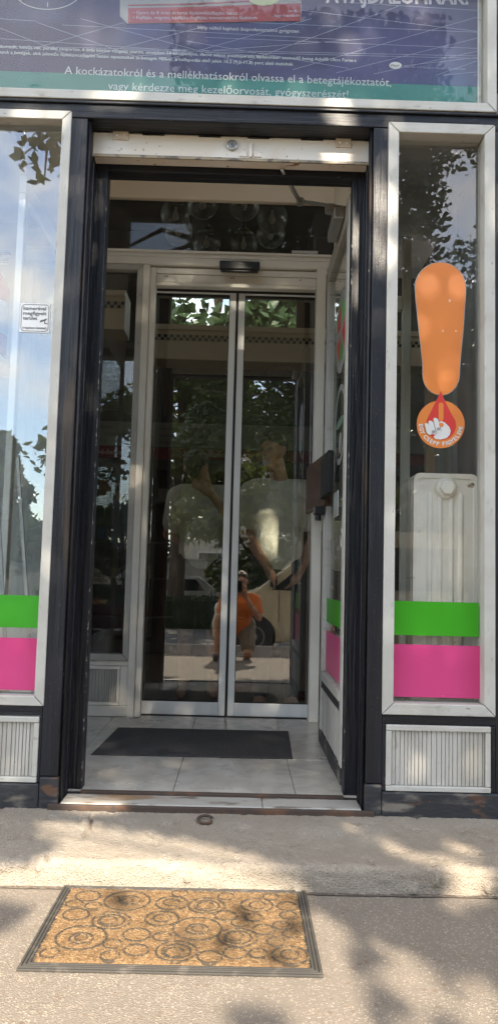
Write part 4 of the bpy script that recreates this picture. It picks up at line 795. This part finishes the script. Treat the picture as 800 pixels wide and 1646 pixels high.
# two people standing inside the shop
P1 = thing('person', 'person in pale T-shirt standing just behind the right sliding door', 'person', (.25, 5.05, FZ-.006)); zf = FZ-.006
hc, hf = head((.20, 5.05, zf+1.68), (-.5, -.8, 0)); bx0 = .255; Y_ = 5.08
def stand(b_, y, arms, hd_, lean=0):
    return hd_+[((b_, y, zf+1.46), (b_-.03, y-.01, zf+1.60), .062, .058), ((b_, y, zf+.98), (b_, y, zf+1.16), .15, .14), ((b_-.07, y, zf+1.30), (b_+.07, y, zf+1.30), .125, .125), ((b_-.15, y, zf+1.42), (b_+.15, y, zf+1.42), .07, .07)]+arms+[
        ((b_-.09, y, zf+.93), (b_-.10, y, zf+.50), .10, .065), ((b_-.10, y, zf+.50), (b_-.10, y+.02, zf+.09), .06, .042), ((b_+.09, y, zf+.93), (b_+.10, y, zf+.50), .10, .065), ((b_+.10, y, zf+.50), (b_+.10, y+.02, zf+.09), .06, .042), ((b_-.10, y+.03, zf+.05), (b_-.11, y-.14, zf+.035), .045, .035), ((b_+.10, y+.03, zf+.05), (b_+.12, y-.14, zf+.035), .045, .035)]
arms1 = [((bx0-.19, Y_, zf+1.41), (bx0-.21, Y_-.03, zf+1.12), .05, .042), ((bx0-.21, Y_-.03, zf+1.12), (bx0-.08, Y_-.16, zf+.92), .042, .028), ((bx0+.19, Y_, zf+1.41), (bx0+.23, Y_, zf+1.12), .05, .042), ((bx0+.23, Y_, zf+1.12), (bx0+.14, Y_-.10, zf+.90), .042, .028)]+hand((bx0-.08, Y_-.16, zf+.92), (.4, -.2, -.8), (0, -1, 0))+hand((bx0+.14, Y_-.10, zf+.90), (-.5, -.2, -.8), (0, -1, 0))
blob('body', stand(bx0, Y_, arms1, hc), skin, P1, .010, 3); face_bits(P1, hf, hairm)
def tee(par, b_, y): blob('shirt', [((b_, y, zf+.98), (b_, y, zf+1.16), .172, .165), ((b_-.075, y, zf+1.30), (b_+.075, y, zf+1.30), .145, .145), ((b_-.15, y, zf+1.42), (b_+.15, y, zf+1.42), .088, .088), ((b_-.19, y, zf+1.41), (b_-.21, y-.02, zf+1.22), .08, .08), ((b_+.19, y, zf+1.41), (b_+.23, y, zf+1.22), .08, .08)], teem, par, .012, 3)
def trous(par, b_, y): blob('trousers', [((b_-.05, y, zf+.92), (b_+.05, y, zf+.92), .15, .15), ((b_-.09, y, zf+.90), (b_-.10, y, zf+.50), .118, .085), ((b_-.10, y, zf+.50), (b_-.10, y+.02, zf+.12), .08, .065), ((b_+.09, y, zf+.90), (b_+.10, y, zf+.50), .118, .085), ((b_+.10, y, zf+.50), (b_+.10, y+.02, zf+.12), .08, .065)], trousers, par, .014, 3)
tee(P1, bx0, Y_); trous(P1, bx0, Y_)
P2 = thing('person', 'person in pale T-shirt with back turned behind the left sliding door', 'person', (-.27, 5.5, FZ-.006)); hc, hf = head((-.33, 5.52, zf+1.62), (.3, 1, -.2)); b2 = -.27; y2 = 5.52
arms2 = [((b2-.19, y2, zf+1.41), (b2-.25, y2+.05, zf+1.14), .05, .042), ((b2-.25, y2+.05, zf+1.14), (b2-.05, y2+.18, zf+1.05), .042, .028), ((b2+.19, y2, zf+1.41), (b2+.24, y2-.08, zf+1.20), .05, .042), ((b2+.24, y2-.08, zf+1.20), (b2+.06, y2-.17, zf+1.42), .042, .028)]+hand((b2-.05, y2+.18, zf+1.05), (1, .3, 0), (0, 0, 1))+hand((b2+.06, y2-.17, zf+1.42), (-.8, -.1, .5), (0, 0, 1))
blob('body', stand(b2, y2, arms2, hc), skin, P2, .010, 3); face_bits(P2, hf, hairm); tee(P2, b2, y2); blob('shorts', [((b2-.05, y2, zf+.92), (b2+.05, y2, zf+.92), .15, .15), ((b2-.09, y2, zf+.90), (b2-.10, y2, zf+.55), .12, .10), ((b2+.09, y2, zf+.90), (b2+.10, y2, zf+.55), .12, .10)], trousers, P2, .014, 3)

# ------------------------------------------------------------------ vehicles behind the camera (seen in the glass)
def vehicle(name, label, cat, X, Y, prof, wins, wheels, wr, width, paint, zg=-.30, shield=None):
    V_ = thing(name, label, cat, (X, Y, zg)); P = [(X+x, Y, zg+z) for x, z in prof]
    MB().slab(P[::-1], (0, -width, 0)).build('body', paint, V_, bevel=.05, seg=3)
    for i, q in enumerate(wins):
        for y, d in ((Y+.006, -.004), (Y-width-.006, .004)): MB().slab([(X+x, y, zg+z) for x, z in q][::(-1 if d < 0 else 1)], (0, d, 0)).build('side_window', autoglass, V_)
    if shield:
        (xa, za), (xb, zb) = shield; n = Vector((-(zb-za), 0, (xb-xa))).normalized()*.012
        if n.x > 0: n = -n
        MB().slab([Vector((X+xa, Y-.12, zg+za))+n, Vector((X+xa, Y-width+.12, zg+za))+n, Vector((X+xb, Y-width+.22, zg+zb))+n, Vector((X+xb, Y-.22, zg+zb))+n], -n*.6).build('windscreen', autoglass, V_)
    for wx in wheels:
        for y, s in ((Y, 1), (Y-width, -1)):
            MB().lathe([(wr*1.17, -.01*s), (wr*1.17, .006*s)], (X+wx, y, zg+wr*1.02), 'Y', 28).build('wheel_arch', blackmat, V_)
            o = MB().lathe([(wr*.62, .0), (wr*.95, .0), (wr, .02*s), (wr, .05*s), (wr*.9, .065*s), (wr*.62, .055*s)], (X+wx, y+.008*s, zg+wr), 'Y', 30).build('wheel', tyre, V_, smooth=False)
            MB().lathe([(wr*.62, .03*s), (wr*.6, .06*s), (wr*.3, .045*s), (wr*.12, .065*s)], (X+wx, y+.008*s, zg+wr), 'Y', 24).build('rim', rimm, o)
    return V_
VX0 = -.44
van = vehicle('parked_van', 'beige van parked at the roadside, mirrored in the sliding door glass', 'van', VX0, -4.2, [(0, .30), (-.02, .55), (.05, .82), (.12, .98), (.75, 1.16), (1.55, 1.80), (1.9, 1.92), (4.8, 1.90), (4.9, 1.6), (4.92, .30), (4.3, .24), (.4, .24)],
              [[(1.02, 1.16), (1.98, 1.14), (1.98, 1.70), (1.66, 1.70)], [(2.15, 1.14), (3.3, 1.14), (3.3, 1.70), (2.15, 1.70)], [(3.42, 1.14), (4.6, 1.14), (4.6, 1.68), (3.42, 1.70)]], (.72, 3.7), .33, 1.9, vanp, shield=((.80, 1.20), (1.55, 1.78)))
for s in (0, 1): MB().ball((VX0+.10, -4.30-1.7*s, -.30+.80), (.09, .13, .12), 14).build('headlight', lampm, van, smooth=True)
MB().box(VX0-.05, VX0+.15, -6.05, -4.25, .04, .22).build('bumper', blackmat, van, bevel=.04)
for x, za in ((2.06, .0), (1.15, .30)): MB().box(VX0+x, VX0+x+.010, -4.1998, -4.193, za, .85).build('door_seam', blackmat, van)
MB().box(VX0+1.78, VX0+1.96, -4.199, -4.175, .63, .66).build('door_handle', black, van); MB().box(VX0+.98, VX0+1.10, -4.19, -4.00, .90, 1.13).build('mirror', black, van, bevel=.03)
vehicle('parked_car', 'silver estate car parked beyond the hedge across the road', 'car', -5.6, -17.5, [(0, .35), (0, .70), (.15, .85), (1.1, .98), (1.75, 1.45), (4.2, 1.50), (4.75, 1.05), (4.8, .40), (4.2, .24), (.5, .24)],
        [[(1.4, 1.0), (2.5, 1.0), (2.5, 1.38), (1.85, 1.38)], [(2.6, 1.0), (3.6, 1.0), (3.6, 1.40), (2.6, 1.38)], [(3.7, 1.0), (4.4, 1.02), (4.1, 1.40), (3.7, 1.40)]], (.9, 3.9), .31, 1.75, silver, shield=((1.15, 1.02), (1.72, 1.43)))

# ------------------------------------------------------------------ trees
def leafmesh(pts, size, rn, flat_=.0):
    n = len(pts); a = rn.uniform(0, 2*np.pi, n); tilt = rn.uniform(-.9, .9, n); s = size*rn.uniform(.6, 1.3, n); b = rn.uniform(0, 2*np.pi, n)
    u = np.stack([np.cos(a)*np.cos(tilt), np.sin(a)*np.cos(tilt), np.sin(tilt)], 1); t = rn.normal(size=(n, 3)); v = np.cross(u, t); v /= np.linalg.norm(v, axis=1)[:, None]; nn = np.cross(u, v)
    s_ = s[:, None]; P = np.empty((n, 6, 3))
    P[:, 0] = pts-u*s_*.5; P[:, 1] = pts-u*s_*.12+v*s_*.30+nn*s_*.08; P[:, 2] = pts+u*s_*.25+v*s_*.20+nn*s_*.05; P[:, 3] = pts+u*s_*.55; P[:, 4] = pts+u*s_*.25-v*s_*.20+nn*s_*.05; P[:, 5] = pts-u*s_*.12-v*s_*.30+nn*s_*.08
    i = np.arange(n)[:, None]*6; F = np.concatenate([i+np.array([[0, 3, 2, 1]]), i+np.array([[0, 5, 4, 3]])], 0)
    return P.reshape(-1, 3), F
def addleaves(name, pts, size, m, par, rn):
    off = np.array(WL[par]); P, F = leafmesh(np.asarray(pts)-off, size, rn); me = bpy.data.meshes.new(name)
    me.vertices.add(len(P)); me.vertices.foreach_set('co', P.ravel()); nf = len(F); me.loops.add(nf*4); me.loops.foreach_set('vertex_index', F.ravel().astype(np.int32)); me.polygons.add(nf); me.polygons.foreach_set('loop_start', np.arange(nf)*4)
    me.update(calc_edges=True); me.materials.append(m); o = bpy.data.objects.new(name, me); reg(o, par, WL[par]); return o
def tree(name, label, X, Y, h, cr, seed, m, nl=2600, size=.34, z0=0, low=.25, cone=False, group=None, trunk_r=.16):
    rn = np.random.default_rng(seed); T = thing(name, label, 'tree', (X, Y, z0), group)
    mb = MB(); mb.tube([(X, Y, z0-.2), (X+.05, Y, z0+h*.25), (X-.05, Y+.05, z0+h*.5), (X, Y, z0+h*.85)], [trunk_r*1.15, trunk_r, trunk_r*.7, trunk_r*.2], 10)
    cl = []
    for k in range(26 if not cone else 40):
        t = rn.uniform(low, 1.0); a = rn.uniform(0, 2*np.pi)
        rr_ = cr*((1-(2*(t-.55))**2*.9) if not cone else (1.05-t))*rn.uniform(.35, 1.0); p = np.array([X+rr_*np.cos(a), Y+rr_*np.sin(a), z0+h*t]); cl.append((p, cr*rn.uniform(.22, .42)*(1 if not cone else .7)))
        mb.tube([(X, Y, z0+h*max(.2, t-.18)), tuple((p+np.array([X, Y, z0+h*t]))/2), tuple(p)], [trunk_r*.35, trunk_r*.2, .01], 6)
    mb.build('trunk', bark, T, smooth=True); pts = []
    for p, r in cl:
        q = rn.normal(size=(nl//len(cl), 3)); q /= np.linalg.norm(q, axis=1)[:, None]; pts.append(p+q*r*(rn.uniform(.2, 1, (len(q), 1))**.5)*np.array([1, 1, .8]))
    addleaves('crown', np.concatenate(pts), size, m, T, rn); return T
# near street tree, its crown shaped along sun rays to dapple shopfront and pavement
NT = thing('street_tree', 'broad leafy street tree at the kerb behind the viewer, mirrored in the display windows', 'tree', (2.9, -3.0, 0))
mb = MB(); mb.tube([(2.9, -3.0, -.3), (2.85, -3.1, 1.5), (2.7, -3.4, 3.2), (2.2, -3.9, 4.6), (1.4, -4.4, 6.2), (.8, -4.6, 8)], [.20, .17, .15, .11, .06, .02], 12)
limbs = [((2.85, -3.1, 1.9), (1.6, -2.9, 3.3), (-.2, -2.6, 3.6)), ((2.7, -3.4, 3.0), (1.2, -3.4, 4.1), (-.8, -3.3, 4.2)), ((2.7, -3.4, 3.2), (3.4, -4.2, 5), (3.6, -4.6, 7)), ((2.2, -3.9, 4.6), (1.0, -4.8, 5.2), (-.5, -5.0, 5.4)), ((2.2, -3.9, 4.6), (1.6, -4.9, 6.5), (1.2, -5.8, 8)), ((1.4, -4.4, 6.2), (0, -4.4, 7), (-1.1, -4.6, 7.4)), ((-.2, -4.45, 6.95), (-1.6, -4.4, 7.3), (-2.75, -4.3, 6.6)), ((2.2, -3.9, 4.6), (2.0, -4.6, 5.0), (1.9, -5.6, 5.1))]
for k, l in enumerate(limbs): mb.tube(l, [.07, .045, .012] if k > 1 else [.035, .018, .006], 8)
# twigs of the sprig that shows in the left window
twl = [((-1.35, -.6, 4.9), (-1.6, -.2, 4.65), (-1.82, .0, 4.30)), ((-1.45, -.4, 4.75), (-1.66, -.1, 4.45), (-1.63, .05, 4.05)), ((-1.4, -.3, 4.75), (-1.46, -.05, 4.35), (-1.47, .1, 3.98)), ((-1.3, -.5, 4.9), (-1.42, -.1, 4.6), (-1.40, .1, 4.2))]
mb.tube([(-.2, -4.45, 6.95), (-.7, -3.0, 6.5), (-1.1, -1.6, 5.7), (-1.35, -.6, 4.9), (-1.45, -.3, 4.72)], [.05, .04, .03, .02, .012], 8)
for l in twl: mb.tube(l, [.02, .012, .005], 6)
mb.build('trunk', bark, NT, smooth=True)
e1 = np.array([math.cos(SUN_AZ), math.sin(SUN_AZ), 0]); sv = np.array(SUN); e2 = np.cross(sv, e1)
def uv(p): p = np.asarray(p, float); return np.stack([p@e1, p@e2], -1)
LIT = []
def litpx(pts, z): LIT.append(uv([tuple(atz(*p, z)) for p in pts]))
litpx([(-60, 1500), (20, 1500), (60, 1450), (110, 1428), (330, 1432), (345, 1455), (400, 1462), (440, 1440), (500, 1445), (505, 1468), (545, 1478), (562, 1495), (572, 1560), (592, 1660), (480, 1660), (455, 1620), (380, 1612), (340, 1660), (-60, 1660), (-60, 1560), (10, 1552), (25, 1530), (-60, 1525)], 0)
litpx([(28, 1331), (65, 1322), (150, 1328), (300, 1353), (400, 1372), (505, 1408), (516, 1434), (-40, 1430), (-40, 1385), (65, 1382), (95, 1367), (82, 1345)], .09)
for q in ([(595, 1503), (640, 1522), (690, 1548), (702, 1572), (650, 1552), (602, 1532)], [(604, 1542), (700, 1584), (722, 1625), (690, 1615), (640, 1600), (612, 1580)], [(735, 1565), (810, 1590), (810, 1612), (745, 1586)], [(742, 1617), (810, 1630), (810, 1660), (750, 1660)], [(640, 1635), (690, 1640), (700, 1660), (640, 1660)]): litpx(q, 0)
for q in ([(543, 1324), (575, 1327), (582, 1350), (560, 1340)], [(608, 1344), (640, 1356), (688, 1380), (680, 1389), (615, 1364)], [(705, 1357), (760, 1370), (795, 1392), (810, 1400), (810, 1430), (790, 1432), (750, 1452), (738, 1452), (745, 1407), (708, 1388)], [(712, 1345), (765, 1362), (770, 1368), (715, 1352)]): litpx(q, .09)
litpx([(100, 1280), (205, 1284), (200, 1302), (102, 1298)], .122)
LIT.append(uv([(-3.5, -.35, 0), (-.6, -.5, 0), (.5, -.55, 0), (3.5, -.3, 0), (3.5, 1.62, 0), (.9, 1.66, 0), (.5, 1.70, 0), (-3.5, 1.66, 0)]))
LIT.append(uv([(-.5, -.4, .0), (.5, -.4, .0), (.4, -.4, 1.2), (-.3, -.4, 1.2)]))
def facepx(pts, Y=YF): LIT.append(uv([tuple(at(*p, Y)) for p in pts]))
facepx([(588, 395), (612, 380), (612, 410), (590, 420)]); facepx([(623, 300), (630, 300), (630, 358), (623, 358)]); facepx([(622, 410), (630, 408), (630, 432), (622, 434)]); facepx([(590, 300), (612, 285), (612, 335), (592, 345)]); facepx([(30, 180), (105, 182), (100, 190), (25, 190)]); facepx([(150, 145), (215, 150), (215, 160), (150, 156)])
facepx([(414, 778), (428, 770), (436, 830), (424, 832)], 4.93); facepx([(424, 842), (438, 836), (442, 885), (430, 890)], 4.93)
def inside(q, poly):
    x, y = q[:, 0], q[:, 1]; r = np.zeros(len(q), bool); n = len(poly)
    for i in range(n):
        x0, y0 = poly[i]; x1, y1 = poly[(i+1) % n]; c_ = ((y0 > y) != (y1 > y)); r ^= c_ & (x < (x1-x0)*(y-y0)/(y1-y0+1e-12)+x0)
    return r
rn = np.random.default_rng(5); N_ = 30000
tgt = np.stack([rn.uniform(-1.75, 1.9, N_), np.full(N_, YF), rn.uniform(.05, 4.2, N_)], 1)                     # leaves over the facade
pp = tgt+sv[None, :]*(rn.uniform(6.3, 9.2, N_)/abs(sv[1]))[:, None]
n1 = 17000; t1 = np.stack([rn.uniform(-1.5, 1.6, n1), np.full(n1, YF), rn.uniform(-.86, .12, n1)], 1)           # lower, nearer leaves added to sharpen the shade on the pavement
p1 = t1+sv[None, :]*((rn.uniform(2.75, 4.6, n1)-t1[:, 2])/sv[2])[:, None]
n2 = 11000; t2 = np.stack([rn.uniform(-2.2, 2.2, n2), np.full(n2, YF), rn.uniform(-3.9, -2.0, n2)], 1)  # more leaves added to shade the ground behind the camera
p2 = t2+sv[None, :]*((rn.uniform(4.3, 6.2, n2)-t2[:, 2])/sv[2])[:, None]
pp = np.concatenate([pp, p1, p2]); N_ = len(pp); keep = np.ones(N_, bool); Q = uv(pp)
OFF = [(0, 0)]+[(.05*math.cos(a), .05*math.sin(a)) for a in np.linspace(0, 2*math.pi, 7)[:-1]]
for poly in LIT:
    for o_ in OFF: keep &= ~inside(Q+np.array(o_)*.5, poly)
mat_uv = uv([tuple(atz(*p, 0)) for p in ((60, 1556), (512, 1566), (492, 1432), (150, 1428))]); keep |= inside(Q, mat_uv) & (rn.uniform(size=N_) < .010)
pp = pp[keep & (pp[:, 2] > 2.7)]
ex_ = []
for c_, r_, k in (((3.4, -4.4, 5.2), .75, 900), ((3.1, -4.9, 7.6), .6, 420), ((3.9, -4.3, 6.4), .55, 450), ((2.5, -5.2, 7.0), .45, 260), ((3.5, -5.0, 4.2), .8, 800), ((4.3, -4.6, 5.0), .9, 900), ((2.7, -5.2, 4.6), .7, 700)):
    q = rn.normal(size=(k, 3)); q /= np.linalg.norm(q, axis=1)[:, None]; ex_.append(np.array(c_)+q*r_*rn.uniform(.2, 1, (k, 1))**.6)
for l in twl:
    a, b_, c_ = [np.array(x) for x in l]
    for k in range(34): t = rn.uniform(.1, 1); p = (1-t)**2*a+2*t*(1-t)*b_+t*t*c_; ex_.append((p+rn.normal(0, .065, 3))[None, :])
q = rn.normal(size=(90, 3))*np.array([.16, .12, .10])+np.array([-1.58, .0, 4.52]); ex_.append(q)
ex_ = np.concatenate(ex_); Q = uv(ex_); keep = np.ones(len(ex_), bool)
for poly in LIT:
    for o_ in OFF: keep &= ~inside(Q+np.array(o_), poly)
addleaves('crown', np.concatenate([pp, ex_[keep]]), .105, leafa, NT, rn)
# planting across the road
tree('street_tree', 'leaning street tree across the road with brown trunk, mirrored in the left door leaf', -1.9, -13.6, 7.5, 3.0, 21, leafb, 4200, .30, -.35, .42, trunk_r=.24)
bgt = [(2.8, -16, 7.5, 2.8, leafb, 'yellow green tree across the road right of the leaning tree'), (-9.6, -25, 6.6, 2.0, leafd, 'dark pointed tree at the left, mirrored low in the left window'), (-5.5, -27, 4.6, 2.3, leafd, 'low dark tree beyond the silver car'), (-8.2, -20, 4.2, 1.9, leafd, 'squat dark tree low in the left window reflection'), (6.5, -14, 8.5, 3.2, leafd, 'dense dark tree across the road far right'), (10.5, -17, 9.5, 3.6, leafa, 'tall green tree at the far right of the road'), (.6, -22, 7.8, 3.2, leafb, 'yellow green tree farther back in the middle'), (-12.5, -22, 5.5, 2.4, leafa, 'green tree at the far left of the road'), (4.5, -24, 9.0, 3.4, leafa, 'tall green tree behind the van')]
for i, (x, y, h, r, m, lb) in enumerate(bgt): tree('background_tree', lb, x, y, h, r, 40+i, m, 2600, .42, -.36, .15, cone=(i == 1), group='trees across the road')
tree('yard_tree', 'leafy tree in the yard behind the shop, seen through the rear window', -.5, 13.5, 7.2, 2.1, 71, leafd, 5200, .24, 0, .45); tree('yard_tree', 'second leafy yard tree to the right behind the shop', 1.9, 17, 8.2, 1.9, 72, leafd, 2200, .28, 0, .35)
HG = thing('hedge', 'low clipped green hedge along the far side of the road', 'hedge', (-1.5, -13.0, -.36)); q = np.stack([rn.uniform(-5, 3.5, 5200), rn.uniform(-13.4, -12.7, 5200), rn.uniform(-.32, .60, 5200)], 1); addleaves('foliage', q, .13, leafa, HG, rn)
bx('hedge_core', PM('hedge_twigs', (.02, .03, .012), .9), HG, -4.9, 3.4, -13.3, -12.8, -.36, .45, .05)
BWL = thing('boundary_wall', 'long low rendered garden wall across the road behind the trees', 'wall', (0, -31, -.2)); bx('wall', stucco, BWL, -45, 40, -31.3, -31, -.22, 2.2, 0); bx('wall_coping', kerbm, BWL, -45, 40, -31.35, -30.95, 2.202, 2.28, .01)
AB = thing('apartment_building', 'grey apartment building across the road behind the trees', 'building', (0, -36, -.2)); bx('wall', stucco, AB, -4, 26, -46, -36, -.2, 11, 0)
for i in range(9):
    for j in range(3):
        x = -2.5+i*3.1; z = 1.2+j*3.2; wn = bx('window', whitep, AB, x, x+1.5, -36.0, -35.94, z, z+1.7, .02); MB().box(x+.1, x+1.4, -35.938, -35.93, z+.1, z+1.6).build('window_pane', autoglass, wn)
